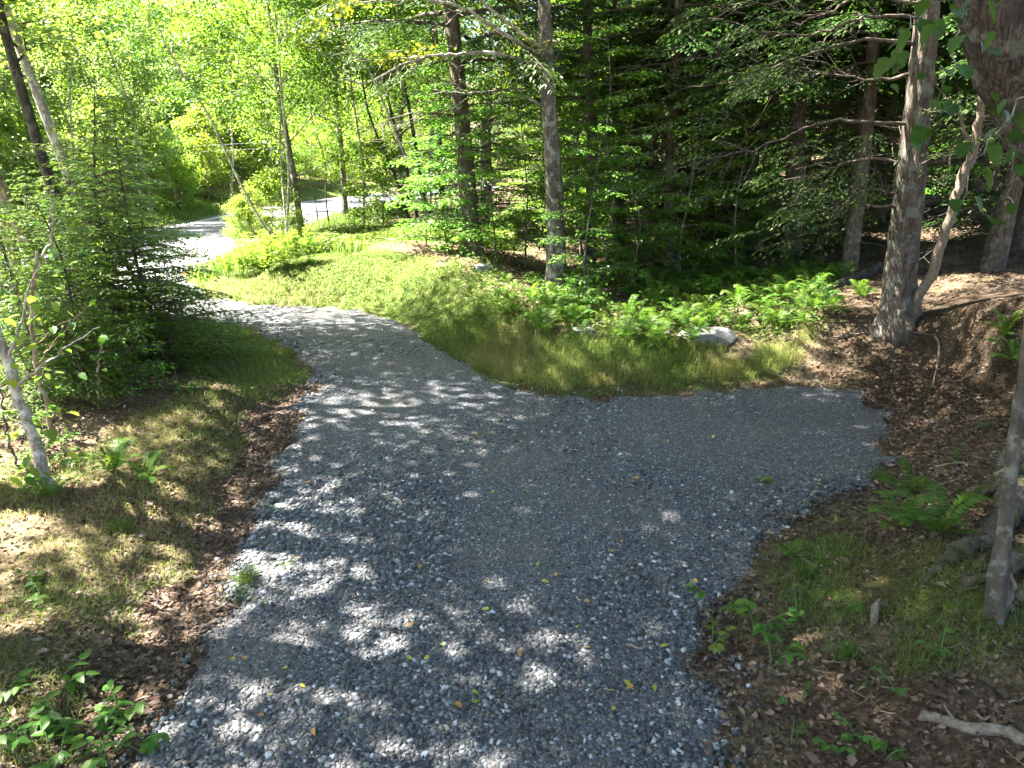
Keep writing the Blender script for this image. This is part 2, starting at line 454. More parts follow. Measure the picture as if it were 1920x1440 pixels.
def stone_mat(name, stops, rough=.65, use_obj=False):
    m, nt, b, out = new_mat(name)
    a = N(nt, 'ShaderNodeObjectInfo') if use_obj else N(nt, 'ShaderNodeAttribute', attribute_name='rnd')
    c = ramp(nt, a.outputs['Random' if use_obj else 'Fac'], stops)
    g = N(nt, 'ShaderNodeNewGeometry'); n = N(nt, 'ShaderNodeTexNoise', Scale=60.0, Detail=3.0)
    nt.links.new(g.outputs['Position'], n.inputs['Vector'])
    mm = N(nt, 'ShaderNodeMix'); mm.data_type = 'RGBA'; mm.blend_type = 'MULTIPLY'; mm.inputs[0].default_value = .6
    nt.links.new(c, mm.inputs[6]); nt.links.new(ramp(nt, n.outputs['Fac'], [(.3, (.6,) * 3), (.7, (1.2,) * 3)]), mm.inputs[7])
    nt.links.new(mm.outputs[2], b.inputs['Base Color'])
    b.inputs['Roughness'].default_value = rough
    b.inputs['Specular IOR Level'].default_value = .35
    return m
M['shale'] = stone_mat('shale_chip', SHALE)
M['shale_big'] = stone_mat('shale_stone', SHALE[1:], use_obj=True)
M['rock'] = stone_mat('pale_rock', [(0, (.27, .26, .25)), (1, (.34, .33, .31))], .85, True)

def asphalt_mat():
    m, nt, b, out = new_mat('worn_asphalt')
    g = N(nt, 'ShaderNodeNewGeometry'); n = N(nt, 'ShaderNodeTexNoise', Scale=2.0, Detail=8.0, Roughness=.7)
    nt.links.new(g.outputs['Position'], n.inputs['Vector'])
    nt.links.new(ramp(nt, n.outputs['Fac'], [(.3, (.07, .07, .078)), (.7, (.12, .12, .128))]), b.inputs['Base Color'])
    b.inputs['Roughness'].default_value = .85
    return m
M['asphalt'] = asphalt_mat()
def plain(name, c, rough=.7):
    m, nt, b, out = new_mat(name)
    g = N(nt, 'ShaderNodeNewGeometry'); n = N(nt, 'ShaderNodeTexNoise', Scale=25.0, Detail=4.0)
    nt.links.new(g.outputs['Position'], n.inputs['Vector'])
    nt.links.new(ramp(nt, n.outputs['Fac'], [(.3, tuple(k * .75 for k in c)), (.7, c)]), b.inputs['Base Color'])
    b.inputs['Roughness'].default_value = rough
    return m
M['paint'] = plain('road_paint', (.75, .75, .72))
M['wire'] = plain('wire_metal', (.3, .3, .3), .6)
M['stem'] = plain('green_stem', (.10, .15, .04))
M['stem_red'] = plain('brown_stem', (.16, .10, .06))

# ------------------------------------------------------------------ ground, driveway, road
def axis(lo, hi, step, far_lo, far_hi, grow=1.13):
    a = list(np.arange(lo, hi + 1e-6, step)); s = step
    while a[-1] < far_hi: s *= grow; a.append(a[-1] + s)
    s = step
    while a[0] > far_lo: s *= grow; a.insert(0, a[0] - s)
    return np.array(a)

def grid(xs, ys):
    X, Y = np.meshgrid(xs, ys)
    nx, ny = len(xs), len(ys)
    i = (np.arange(ny - 1)[:, None] * nx + np.arange(nx - 1)[None]).ravel()
    return X.ravel(), Y.ravel(), np.stack([i, i + 1, i + 1 + nx, i + nx], -1)

gx, gy, gq = grid(axis(-9, 9.5, .11, -320, 320), axis(2.5, 24, .12, -120, 420))
gd = sdf(DRIVE, gx, gy)
gh = height(gx, gy, gd)
gh = gh - .03 * sstep(.1, -.15, gd) - .04 * sstep(ROAD_W / 2 + .2, ROAD_W / 2 - .2, road_dist(gx, gy))
def soft(poly, x, y, w=.5):
    return sstep(w, -w, sdf(poly, x, y) + (vnoise(x * 2.3, y * 2.3, 9) - .5) * .9)
def grass_mask(x, y):
    a = np.maximum(soft(GRASS_A, x, y, .35), soft(GRASS_B, x, y, .5) * .85)
    rd = road_dist(x, y)
    verge = sstep(ROAD_W / 2, ROAD_W / 2 + .6, rd) * sstep(ROAD_W / 2 + 6, ROAD_W / 2 + 2.5, rd) * (y > 19)
    mid = sstep(-7.5, -6.5, x) * sstep(1.5, -.5, x) * sstep(20, 21, y) * sstep(36, 30, y)
    return np.clip(np.maximum(np.maximum(a, verge), mid), 0, 1)
def soil_mask(x, y):
    return np.clip(sstep(4.9, 5.8, x) * sstep(14.0, 12.5, y) * sstep(5.5, 7, y) * (.55 + .6 * vnoise(x * 1.7, y * 1.7, 12)), 0, 1)
ggr = grass_mask(gx, gy)
ground_me = mesh_from('ground', np.stack([gx, gy, gh], -1), [gq], M['ground'], smooth=True,
                      attrs={'grass': ggr, 'soil': soil_mask(gx, gy), 'moss': np.clip(soft(MOSS_A, gx, gy, .6) * (vnoise(gx * 3, gy * 3, 4) * 1.4), 0, 1)})
tag(obj('ground', ground_me), kind='structure')

dx, dy, dq = grid(np.arange(-11.2, 5.8, .1), np.arange(-5, 23.2, .1))
dd = sdf(DRIVE, dx, dy)
dn = dd + (vnoise(dx * 3, dy * 3, 21) - .5) * .42 + (vnoise(dx * 9, dy * 9, 22) - .5) * .12
dz = height(dx, dy, dd) + .022 - .075 * sstep(-.06, .2, dn) + (vnoise(dx * 1.1, dy * .5, 31) - .5) * .03
keep = (dd[dq] < .35).any(1)
dq = dq[keep]
used = np.unique(dq); remap = np.full(len(dx), -1); remap[used] = np.arange(len(used))
drive_me = mesh_from('gravel_driveway', np.stack([dx, dy, dz], -1)[used], [remap[dq]], M['gravel'], smooth=True)
drive = tag(obj('gravel_driveway', drive_me), kind='structure')

def strip(name, off0, off1, z, mat):
    t = nrm(np.gradient(ROAD_C, axis=0)); s = np.stack([t[:, 1], -t[:, 0]], -1)
    rows = [ROAD_C + s * o for o in np.linspace(off0, off1, 5)]
    V = np.concatenate([np.concatenate([r, np.full((len(r), 1), z)], 1) for r in rows])
    zz = height(ROAD_C[:, 0], ROAD_C[:, 1], np.full(len(ROAD_C), 5.0))
    V[:, 2] += np.tile(zz, 5)
    n = len(ROAD_C); i = (np.arange(4)[:, None] * n + np.arange(n - 1)[None]).ravel()
    return mesh_from(name, V, [np.stack([i, i + n, i + n + 1, i + 1], -1)], mat)
road = tag(obj('paved_road', strip('paved_road', -ROAD_W / 2, ROAD_W / 2, .012, M['asphalt'])), kind='structure')
for o in (ROAD_W / 2 - .5, -ROAD_W / 2 + .5):
    obj('edge_line', strip('edge_line', o - .07, o + .07, .016, M['paint']), road)

# gravel chips: far too many to count
def stone_shape(n, flat_lo=.25, flat_hi=.6):
    """n irregular 8-vertex chips, unit size; returns (n,8,3)"""
    base = np.array([(-1, -.8, -1), (1, -.8, -1), (1, .8, -1), (-1, .8, -1), (-.8, -.7, 1), (.8, -.7, 1), (.8, .7, 1), (-.8, .7, 1)], float) * .5
    V = base[None] * (1 + RNG.uniform(-.45, .35, (n, 8, 3)))
    V[..., 1] *= RNG.uniform(.5, 1, (n, 1)); V[..., 2] *= RNG.uniform(flat_lo, flat_hi, (n, 1))
    return V
CUBE_Q = np.array([(0, 3, 2, 1), (4, 5, 6, 7), (0, 1, 5, 4), (1, 2, 6, 5), (2, 3, 7, 6), (3, 0, 4, 7)])
def rotm(az, tilt, taz):
    """(n,3,3): spin about z, then tilt about a horizontal axis"""
    c, s = np.cos(az), np.sin(az); z = np.zeros_like(c); o = np.ones_like(c)
    Rz = np.stack([np.stack([c, -s, z], -1), np.stack([s, c, z], -1), np.stack([z, z, o], -1)], 1)
    k = np.stack([np.cos(taz), np.sin(taz), z], -1)
    K = np.stack([np.stack([z, -k[:, 2], k[:, 1]], -1), np.stack([k[:, 2], z, -k[:, 0]], -1), np.stack([-k[:, 1], k[:, 0], z], -1)], 1)
    I = np.eye(3)[None]
    Rt = I + np.sin(tilt)[:, None, None] * K + (1 - np.cos(tilt))[:, None, None] * (K @ K)
    return Rt @ Rz
def gravel():
    buf = Buf()
    for y0, y1, dens, s0, s1 in ((3, 5.2, 2900, .009, .034), (5.2, 7.5, 1700, .011, .037), (7.5, 11.5, 560, .013, .036), (11.5, 19, 110, .02, .04)):
        area = 15 * (y1 - y0); n = int(area * dens)
        x = RNG.uniform(-9.4, 5.6, n); y = RNG.uniform(y0, y1, n)
        vis = np.abs(x) < .74 * y + .3
        x, y = x[vis], y[vis]
        d = sdf(DRIVE, x, y) + (vnoise(x * 3, y * 3, 21) - .5) * .42
        k = (d < RNG.exponential(.16, len(x)) - .13) & (RNG.random(len(x)) < .8 + .3 * sstep(.3, .6, vnoise(x * 1.3 + 3, y * .8, 43)))
        x, y, d = x[k], y[k], d[k]
        n = len(x)
        s = s0 + (s1 - s0) * RNG.random(n) ** 2.6
        s *= (1 + .25 * sstep(-.6, 0, d)) * (.75 + .75 * sstep(.35, .75, vnoise(x * .9, y * .9, 41)))
        V = stone_shape(n) * s[:, None, None]
        Rm = rotm(RNG.uniform(0, 6.28, n), np.abs(RNG.normal(0, .25, n)), RNG.uniform(0, 6.28, n))
        V = np.einsum('nij,nkj->nki', Rm, V)
        z = height(x, y) + .022 - .075 * sstep(-.06, .2, d) + (vnoise(x * 1.1, y * .5, 31) - .5) * .03
        z = np.maximum(z, height(x, y) + .004) + s * .05
        V += np.stack([x, y, z], -1)[:, None]
        Q = (np.arange(n)[:, None, None] * 8 + CUBE_Q[None]).reshape(-1, 4)
        buf.add(V.reshape(-1, 3), Q=Q, rnd=np.repeat(RNG.random(n), 8))
    return buf.mesh('gravel', M['shale'])
tag(obj('gravel', gravel()), 'blue grey shale gravel chips covering the driveway', 'gravel', kind='stuff')

# the larger flat shale stones that stand out of the gravel are pieces of the driveway
def rock_mesh(name, mat, seed, sx, sy, sz, rough=.12, top=.75):
    import bmesh
    rg = random.Random(seed)
    bm = bmesh.new()
    bmesh.ops.create_cube(bm, size=1)
    for v in bm.verts:
        k = top if v.co.z > 0 else 1
        v.co.x *= sx * k * rg.uniform(.75, 1.2); v.co.y *= sy * k * rg.uniform(.7, 1.2); v.co.z *= sz * rg.uniform(.7, 1.15)
    bmesh.ops.bevel(bm, geom=bm.edges[:], offset=min(sx, sy, sz) * .22, segments=1, affect='EDGES')
    bmesh.ops.triangulate(bm, faces=bm.faces[:])
    for v in bm.verts: v.co += Vector((rg.uniform(-1, 1) * sx, rg.uniform(-1, 1) * sy, rg.uniform(-1, 1) * sz)) * rough * .5
    me = bpy.data.meshes.new(name); bm.to_mesh(me); bm.free(); me.materials.append(mat)
    return me
stones = [rock_mesh('stone', M['shale_big'], s, 1, .68, .3) for s in range(7)]
for i in range(150):
    for _ in range(50):
        y = 3.3 + 6.5 * random.random() ** 1.6; x = random.uniform(-3, 3.2)
        d = float(sdf(DRIVE, np.array([x]), np.array([y]))[0])
        if -.5 < d < .06 or (d < -.5 and random.random() < .22): break
    s = random.uniform(.03, .065)
    obj('stone', random.choice(stones), drive, (x, y, hz(x, y) + .022 + s * .06), (random.gauss(0, .2), random.gauss(0, .2), random.uniform(0, 6.28)), s)

# ------------------------------------------------------------------ plant generators (meshes are built once and shared by copies)
def trunk_curve(H, bend, n=14, seed=0):
    rg = np.random.default_rng(seed)
    k = np.concatenate([[[0, 0]], np.cumsum(rg.normal(0, bend, (5, 2)), 0)])
    z = np.linspace(0, H, 6)
    p = spline(np.concatenate([k, z[:, None]], 1), n)
    p = np.concatenate([[p[0] - [0, 0, .35]], p])
    return p

def along(p, t):
    """point on polyline p at fraction t (by height index)"""
    q = np.clip(np.asarray(t) * (len(p) - 1), 0, len(p) - 1.001); i = q.astype(int) if hasattr(q, 'astype') else int(q)
    f = q - i
    return p[i] * (1 - f)[..., None] + p[i + 1] * f[..., None] if hasattr(f, 'shape') and np.ndim(f) else p[i] * (1 - f) + p[i + 1] * f

def leaf_cloud(buf, C, n, spread, flatness, size, rg, aspect=.62, tilt=.55):
    """n leaves round every centre of C"""
    m = len(C)
    P = np.repeat(C, n, 0) + rg.normal(0, 1, (m * n, 3)) * np.array([spread, spread, spread * flatness])
    az = rg.uniform(0, 2 * np.pi, m * n)
    D = np.stack([np.cos(az), np.sin(az), rg.normal(-.25, .35, m * n)], -1)
    Nn = np.stack([rg.normal(0, tilt, m * n), rg.normal(0, tilt, m * n), np.ones(m * n)], -1)
    L = size * rg.uniform(.65, 1.25, m * n)
    tone = np.repeat(rg.random(m), n) * .55 + rg.random(m * n) * .45
    kites(buf, P, D, Nn, L, L * aspect, rnd=tone, bend=.08)

def gen_deciduous(seed, H, f0, Rc, nb, nsec, nleaf, leaf, r0, mat_leaf, mat_bark, spread=.32, flatness=.6, up=.5, bend=.25, top=.25, sides=9):
    rg = np.random.default_rng(seed)
    tp = trunk_curve(H, bend, 16, seed)
    tb, bb, lb = Buf(), Buf(), Buf()
    rad = r0 * (1 - .88 * np.linspace(0, 1, len(tp)) ** 1.1)
    rad[0] *= 1.6; rad[1] *= 1.28
    tube(tb, tp, rad, sides, wob=.12, ridge=.15)
    C = []
    for i in range(nb):
        t = f0 + (1 - f0) * ((i + rg.random() * .8) / nb)
        az = i * 2.4 + rg.normal(0, .4)
        prof = np.sin(np.pi * min(1, (t - f0) / (1 - f0 + 1e-6) * .75 + .22)) ** .7 * (1 - top) + top
        ln = Rc * prof * rg.uniform(.7, 1.15)
        s = along(tp, t)
        el = up + rg.normal(0, .2) + .5 * (t - f0)
        d = np.array([np.cos(az) * np.cos(el), np.sin(az) * np.cos(el), np.sin(el)])
        q = [s, s + d * ln * .35 + rg.normal(0, .06, 3) * ln * .35, s + d * ln * .7 + np.array([0, 0, .02 * ln]) + rg.normal(0, .08, 3) * ln * .5, s + d * ln + np.array([0, 0, -.06 * ln]) + rg.normal(0, .08, 3) * ln * .5]
        bp = spline(q, 7)
        rb = max(.012, r0 * .32 * (1 - .7 * t))
        tube(bb, bp, np.linspace(rb, .006, 7), 5)
        for j in range(nsec):
            f = .28 + .72 * (j + rg.random()) / nsec
            s2 = along(bp, f)
            a2 = az + rg.choice([-1, 1]) * rg.uniform(.4, 1.3)
            l2 = ln * rg.uniform(.22, .45) * (1.2 - .5 * f)
            d2 = np.array([np.cos(a2), np.sin(a2), rg.normal(.12, .25)])
            e = s2 + d2 * l2
            tube(bb, np.array([s2, (s2 + e) / 2 + rg.normal(0, .05, 3) * l2, e]), np.array([rb * .35 + .003, .006, .003]), 4, cap=False)
            C += [s2 + d2 * l2 * .5, e, s2 + d2 * l2 * .8 + rg.normal(0, .12, 3)]
        C.append(bp[-1])
    leaf_cloud(lb, np.array(C), nleaf, spread, flatness, leaf, rg)
    return dict(trunk=tb.mesh('trunk', mat_bark, True), branches=bb.mesh('branches', mat_bark, True), crown=lb.mesh('crown', mat_leaf))

def spray(lb, bb, s, az, ln, droop, rg, strip_len, strip_w, dens, twig_r=.004, lift=.1, rnd0=0.):
    """one flat drooping hemlock branch with side twigs and rows of needles"""
    d = np.array([np.cos(az), np.sin(az), 0]); side = np.array([-d[1], d[0], 0])
    t = np.linspace(0, 1, 7)
    bp = s + d * (ln * t)[:, None] + np.array([0, 0, 1.]) * (ln * (lift * t - droop * t ** 2))[:, None] + side * (ln * .08 * np.sin(t * 3 + rg.uniform(0, 6)))[:, None]
    tube(bb, bp, np.linspace(max(.006, .014 * ln), .002, 7), 4, cap=False)
    nt_ = max(4, int(ln * dens))
    f = np.linspace(.12, 1, nt_) + rg.normal(0, .02, nt_)
    f = np.clip(f, .08, .999)
    sg = np.where(np.arange(nt_) % 2 == 0, 1, -1)
    base = along(bp, f)
    tl = ln * .42 * (1.08 - f) * rg.uniform(.7, 1.2, nt_) + strip_len * .6
    td = nrm(d[None] * .75 + side[None] * sg[:, None] * rg.uniform(.55, .95, nt_)[:, None] + np.array([0, 0, 1.]) * (lift - 2 * droop * f - .12 + rg.normal(0, .08, nt_))[:, None])
    # needles rows along each twig
    P, D, LL = [], [], []
    for k in range(nt_):
        m = max(2, int(tl[k] / (strip_len * .42)))
        u = np.linspace(.05, 1, m)
        pos = base[k] + td[k] * (tl[k] * u)[:, None] + np.array([0, 0, -1.]) * (tl[k] * .18 * u ** 2)[:, None]
        s2 = np.where(np.arange(m) % 2 == 0, 1, -1)[:, None]
        perp = nrm(np.cross(td[k], [0, 0, 1.]))
        dd_ = nrm(td[k] * .9 + perp * s2 * rg.uniform(.35, .8, m)[:, None] + np.array([0, 0, -.12]) + rg.normal(0, .12, (m, 3)))
        P.append(pos); D.append(dd_); LL.append(strip_len * (1.15 - .5 * u) * rg.uniform(.75, 1.2, m))
        P.append(pos[-1:]); D.append(td[k][None] + [[0, 0, -.2]]); LL.append(np.array([strip_len * .7]))
    P, D, LL = np.concatenate(P), np.concatenate(D), np.concatenate(LL)
    n = len(P)
    Nn = np.array([0, 0, 1.]) + rg.normal(0, .28, (n, 3))
    tone = np.clip(rnd0 + rg.random(n) * .5 + .5 * np.linalg.norm(P - s, axis=1) / (ln * 1.1) - .15, 0, 1)
    kites(lb, P, D, Nn, LL, strip_w * rg.uniform(.8, 1.3, n), fold=.05, rnd=tone, bend=.06)

def gen_hemlock(seed, H, f0, Rc, nb, r0, strip_len, strip_w, dens, mat_leaf, mat_bark, droop=.3, bend=.1, dead=0, point=1.0, sides=10):
    rg = np.random.default_rng(seed)
    tp = trunk_curve(H, bend, 14, seed)
    tb, bb, lb = Buf(), Buf(), Buf()
    rad = r0 * (1 - .93 * np.linspace(0, 1, len(tp))); rad[0] *= 1.55; rad[1] *= 1.25
    tube(tb, tp, rad, sides, wob=.1, ridge=.12)
    for i in range(nb):
        t = f0 + (.985 - f0) * ((i + rg.random()) / nb)
        u = (t - f0) / (1 - f0)
        ln = Rc * ((1 - u) ** point * .92 + .08) * rg.uniform(.65, 1.15)
        spray(lb, bb, along(tp, t), i * 2.4 + rg.normal(0, .35), ln, droop * rg.uniform(.6, 1.4), rg, strip_len, strip_w, dens, lift=.12 + .35 * u)
    for i in range(dead):
        t = rg.uniform(.08, max(.1, f0 + .1)); az = rg.uniform(0, 6.28); ln = Rc * rg.uniform(.3, .75)
        s = along(tp, t); d = np.array([np.cos(az), np.sin(az), rg.normal(0, .12)])
        bp = spline([s, s + d * ln * .5 + [0, 0, .05], s + d * ln + [0, 0, -.2 * ln]], 6)
        tube(bb, bp, np.linspace(.018, .004, 6), 4, cap=False)
        for j in range(6):
            q = along(bp, rg.uniform(.3, 1)); a2 = az + rg.normal(0, .8); l2 = rg.uniform(.2, .6) * ln * .6
            tube(bb, np.array([q, q + np.array([np.cos(a2), np.sin(a2), rg.normal(-.1, .2)]) * l2]), np.array([.006, .002]), 3, cap=False)
    return dict(trunk=tb.mesh('trunk', mat_bark, True), branches=bb.mesh('branches', M['twig'], True), crown=lb.mesh('crown', mat_leaf))

def gen_layered(seed, H, f0, Rc, nb, leaf, r0, mat_leaf, mat_bark, per=70):
    """understory sapling: flat horizontal tiers of leaves"""
    rg = np.random.default_rng(seed)
    tp = trunk_curve(H, .14, 12, seed)
    tb, bb, lb = Buf(), Buf(), Buf()
    tube(tb, tp, r0 * (1 - .85 * np.linspace(0, 1, len(tp))), 7, wob=.1)
    for i in range(nb):
        t = f0 + (1 - f0) * (i + rg.random()) / nb; az = i * 2.4 + rg.normal(0, .4)
        ln = Rc * (1 - .55 * (t - f0) / (1 - f0)) * rg.uniform(.6, 1.2)
        s = along(tp, t); d = np.array([np.cos(az), np.sin(az), .18]); sd = np.array([-d[1], d[0], 0])
        bp = spline([s, s + d * ln * .5, s + d * ln * np.array([1, 1, .6]) - [0, 0, .08 * ln]], 6)
        tube(bb, bp, np.linspace(.012, .003, 6), 4, cap=False)
        n = int(per * ln)
        f = rg.uniform(.15, 1.03, n); w = rg.normal(0, .22, n) * ln * (1.15 - .7 * f)
        P = along(bp, np.clip(f, 0, .999)) + sd * w[:, None] + np.array([0, 0, 1.]) * (rg.normal(0, .035, n) - np.abs(w) * .22)[:, None]
        for j in range(5):
            q = along(bp, .2 + .15 * j); e = q + (sd * rg.choice([-1, 1]) + d * .8) * ln * rg.uniform(.2, .35)
            tube(bb, np.array([q, e]), np.array([.005, .002]), 3, cap=False)
        D = d[None] * .6 + sd * np.sign(w)[:, None] * rg.uniform(.2, 1, n)[:, None] + rg.normal(0, .2, (n, 3)) + [0, 0, -.25]
        L = leaf * rg.uniform(.7, 1.25, n)
        kites(lb, P, D, np.array([0, 0, 1.]) + rg.normal(0, .25, (n, 3)), L, L * .58, rnd=rg.random(n), bend=.1)
    return dict(trunk=tb.mesh('trunk', mat_bark, True), branches=bb.mesh('branches', mat_bark, True), crown=lb.mesh('crown', mat_leaf))

def place(name, var, loc, label, cat='tree', group=None, rz=0., s=1., lean=(0, 0), bark=None, parts=('trunk', 'branches', 'crown')):
    """a thing: an Empty at the base of the plant that parents trunk, branches and crown"""
    e = obj(name, None, None, loc, None, s)
    e.empty_display_size = .2
    e.rotation_euler = (Matrix.Rotation(math.atan(lean[0]), 3, 'Y') @ Matrix.Rotation(-math.atan(lean[1]), 3, 'X') @ Matrix.Rotation(rz, 3, 'Z')).to_euler()
    tag(e, label, cat, group)
    for p in parts:
        if p in var:
            q = obj(p, var[p], e)
            if p != 'trunk': q['kind'] = 'stuff'
    return e

def ground_at(x, y): return Vector((x, y, hz(x, y)))

# variants --------------------------------------------------------------
V = {}
V['mapleA'] = gen_deciduous(1, 17, .22, 4.4, 28, 6, 28, .18, .17, M['leaf'], M['bark_grey'], spread=.42)
V['mapleB'] = gen_deciduous(2, 20, .20, 4.8, 30, 6, 28, .20, .20, M['leaf'], M['bark_grey'], spread=.48)
V['mapleC'] = gen_deciduous(3, 14, .10, 3.8, 28, 6, 26, .17, .12, M['leaf_yellow'], M['bark_pale'], spread=.4)
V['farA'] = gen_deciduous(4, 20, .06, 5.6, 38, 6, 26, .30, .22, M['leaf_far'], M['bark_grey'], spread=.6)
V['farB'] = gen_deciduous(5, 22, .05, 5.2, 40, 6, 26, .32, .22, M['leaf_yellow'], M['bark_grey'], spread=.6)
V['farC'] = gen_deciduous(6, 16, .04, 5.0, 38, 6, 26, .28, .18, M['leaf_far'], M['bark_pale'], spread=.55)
V['bush'] = gen_deciduous(7, 3.2, .05, 1.5, 20, 4, 22, .12, .03, M['leaf_yellow'], M['bark_grey'], spread=.2, bend=.1)
V['slimA'] = gen_deciduous(8, 13, .40, 2.2, 20, 4, 24, .13, .056, M['leaf'], M['bark_pale'], spread=.3, bend=.35)
V['slimB'] = gen_deciduous(9, 14, .42, 2.4, 20, 4, 24, .13, .075, M['leaf'], M['bark_dark'], spread=.3, bend=.3)
V['tallA'] = gen_deciduous(10, 17, .36, 2.9, 28, 6, 9, .14, .14, M['leaf_yellow'], M['bark_tan'], spread=.38, bend=.25)
V['tallB'] = gen_deciduous(12, 18, .34, 3.0, 28, 6, 9, .14, .13, M['leaf_yellow'], M['bark_dark'], spread=.4, bend=.25)
V['hemA'] = gen_hemlock(21, 18, .30, 3.9, 84, .19, .17, .052, 13, M['hemlock'], M['bark_hemlock'], dead=16)
V['hemB'] = gen_hemlock(22, 21, .27, 4.5, 88, .24, .19, .058, 13, M['hemlock'], M['bark_hemlock'], dead=18)
V['hemC'] = gen_hemlock(23, 13, .06, 3.6, 84, .16, .16, .05, 13, M['hemlock'], M['bark_hemlock'], dead=10)
V['hemD'] = gen_hemlock(27, 15, .03, 4.0, 80, .17, .30, .09, 9, M['hemlock'], M['bark_dark'], dead=0)
V['youngA'] = gen_hemlock(24, 4.4, .06, 1.9, 84, .055, .13, .034, 17, M['hemlock_young'], M['bark_dark'], droop=.22, point=.75, sides=6)
V['youngB'] = gen_hemlock(25, 3.4, .08, 1.6, 72, .045, .12, .032, 18, M['hemlock_young'], M['bark_dark'], droop=.24, point=.75, sides=6)
V['tinyhem'] = gen_hemlock(26, 1.5, .15, .65, 28, .018, .085, .02, 22, M['hemlock_young'], M['bark_dark'], droop=.15, point=.8, sides=5)
V['layA'] = gen_layered(31, 5.2, .16, 1.7, 26, .105, .035, M['leaf_near'], M['bark_grey'], 135)
V['layB'] = gen_layered(32, 6.5, .18, 2.0, 30, .11, .045, M['leaf'], M['bark_grey'], 135)
V['layC'] = gen_layered(33, 3.6, .12, 1.4, 22, .095, .025, M['leaf_near'], M['bark_grey'], 105)

# ------------------------------------------------------------------ trees left of the driveway
YL = [((285, 688), 'youngA', .9, 'young hemlock with dense drooping sprays nearest the driveway bend, in the left thicket'),
      ((225, 640), 'youngA', 1.05, 'tall young hemlock at the back of the left thicket, beside the paved road'),
      ((165, 735), 'youngB', .85, 'dark based young hemlock in the middle of the left thicket'),
      ((60, 700), 'youngA', .62, 'young hemlock at the left edge of the picture behind the pale leaning sapling'),
      ((120, 660), 'youngB', .8, 'young hemlock under the leaning tan trunks on the left'),
      ((10, 640), 'youngA', .66, 'bushy young hemlock at the left edge of the picture, behind the thicket'),
      ((270, 610), 'youngB', 1.25, 'young hemlock whose right side hides the mouth of the driveway'),
      ((90, 600), 'youngA', .75, 'dense young hemlock in the back row left of the paved road'),
      ((170, 600), 'youngA', .9, 'tall young hemlock in the middle of the back row'),
      ((255, 690), 'youngB', .9, 'short young hemlock between two taller ones in the left thicket')]
for i, (p, v, s, l) in enumerate(YL):
    place('young_hemlock', V[v], at(*p), l, 'hemlock', 'young hemlocks in the left thicket', rz=i * 1.9, s=s)
for i, (p, s, l) in enumerate([((345, 690), .95, 'knee high hemlock seedling beside the grass left of the driveway'),
                               ((385, 672), .85, 'small hemlock seedling at the right tip of the left thicket'),
                               ((95, 800), .9, 'small hemlock seedling in the shade under the left thicket')]):
    place('hemlock_seedling', V['tinyhem'], at(*p), l, 'hemlock', 'hemlock seedlings left of the driveway', rz=i * 2.2, s=s)

for i, (x, y, v, s, ln, bark, l) in enumerate([
    (-8.9, 14.2, 'tallA', 1.0, (-.17, .02), None, 'tan barked tree leaning left, lowest and broadest of the leaning trunks upper left'),
    (-8.7, 14.9, 'tallB', .95, (-.12, .03), None, 'dark barked leaning tree next to the tan trunk upper left'),
    (-9.0, 16.3, 'tallC', .95, (-.15, .05), None, 'pale grey trunk leaning left, rightmost of the leaning trunks upper left'),
    (-10.2, 15.0, 'tallD', .9, (-.13, .0), None, 'pinkish slim trunk at the left edge of the picture')]):
    base = {'tallC': ('tallB', 'bark_pale'), 'tallD': ('tallA', 'bark_tan')}.get(v)
    if base:
        m = {k: V[base[0]][k] for k in V[base[0]]}
        t = m['trunk'].copy(); t.materials[0] = M[base[1]]; m['trunk'] = t
        var = m
    else: var = V[v]
    place('leaning_tree', var, ground_at(x, y), l, 'tree', 'leaning trees on the left', rz=i * 1.3, s=s, lean=ln)

# tall trees just outside the left edge and behind the camera, whose crowns shade the driveway
V['canopy'] = gen_deciduous(13, 16, .42, 4.9, 34, 6, 27, .165, .17, M['leaf'], M['bark_grey'], spread=.5, top=.35)
SH = [(-8.6, 8.6, 'canopy', 1.5), (-10.4, 11.0, 'canopy', 1.15), (-6.8, 6.5, 'canopy', 1.2), (-4.2, 4.2, 'canopy', 1.5), (-3.2, .8, 'canopy', 1.1), (-8.5, 3, 'canopy', .9), (-2.2, -3.5, 'canopy', 1.0), (2.3, -1.6, 'canopy', 1.0), (6.5, .5, 'canopy', .95)]
for i, (x, y, v, s) in enumerate(SH):
    place('shade_tree', V[v], ground_at(x, y), 'tall leafy tree outside the picture beside or behind the camera, shading the gravel', 'tree', 'shade trees outside the picture', rz=i * 1.1, s=s, lean=(.02, 0))

# ------------------------------------------------------------------ trees in the middle, beside the paved road
MID = [((522, 470), 'slimA', .95, (-.16, 0), 'leftmost stem of the pale three stemmed clump beside the road'),
       ((535, 468), 'slimA', 1.0, (-.10, .02), 'middle stem of the pale three stemmed clump beside the road'),
       ((541, 464), 'slimA', .85, (-.07, .05), 'rightmost stem of the pale three stemmed clump beside the road'),
       ((568, 452), 'mapleA', .85, (-.10, 0), 'dark tall tree right behind the pale three stemmed clump'),
       ((682, 440), 'slimA', 1.0, (-.20, 0), 'lone slim pale birch trunk leaning left above the tall green herbs'),
       ((618, 432), 'slimB', .55, (-.12, 0), 'thin dark sapling in front of the sunlit road'),
       ((598, 428), 'slimB', .45, (.03, 0), 'thinnest dark sapling in front of the sunlit road')]
for i, (p, v, s, ln, l) in enumerate(MID):
    place('roadside_tree', V[v], at(*p), l, 'tree', 'slim trees beside the road', rz=i * 2.1, s=s, lean=ln)
CL = [(778, 447, -.2, 'slimB'), (792, 450, -.16, 'slimB'), (803, 448, -.12, 'slimA'), (812, 450, -.17, 'slimB'), (824, 448, -.24, 'slimA'), (786, 440, -.1, 'slimA')]
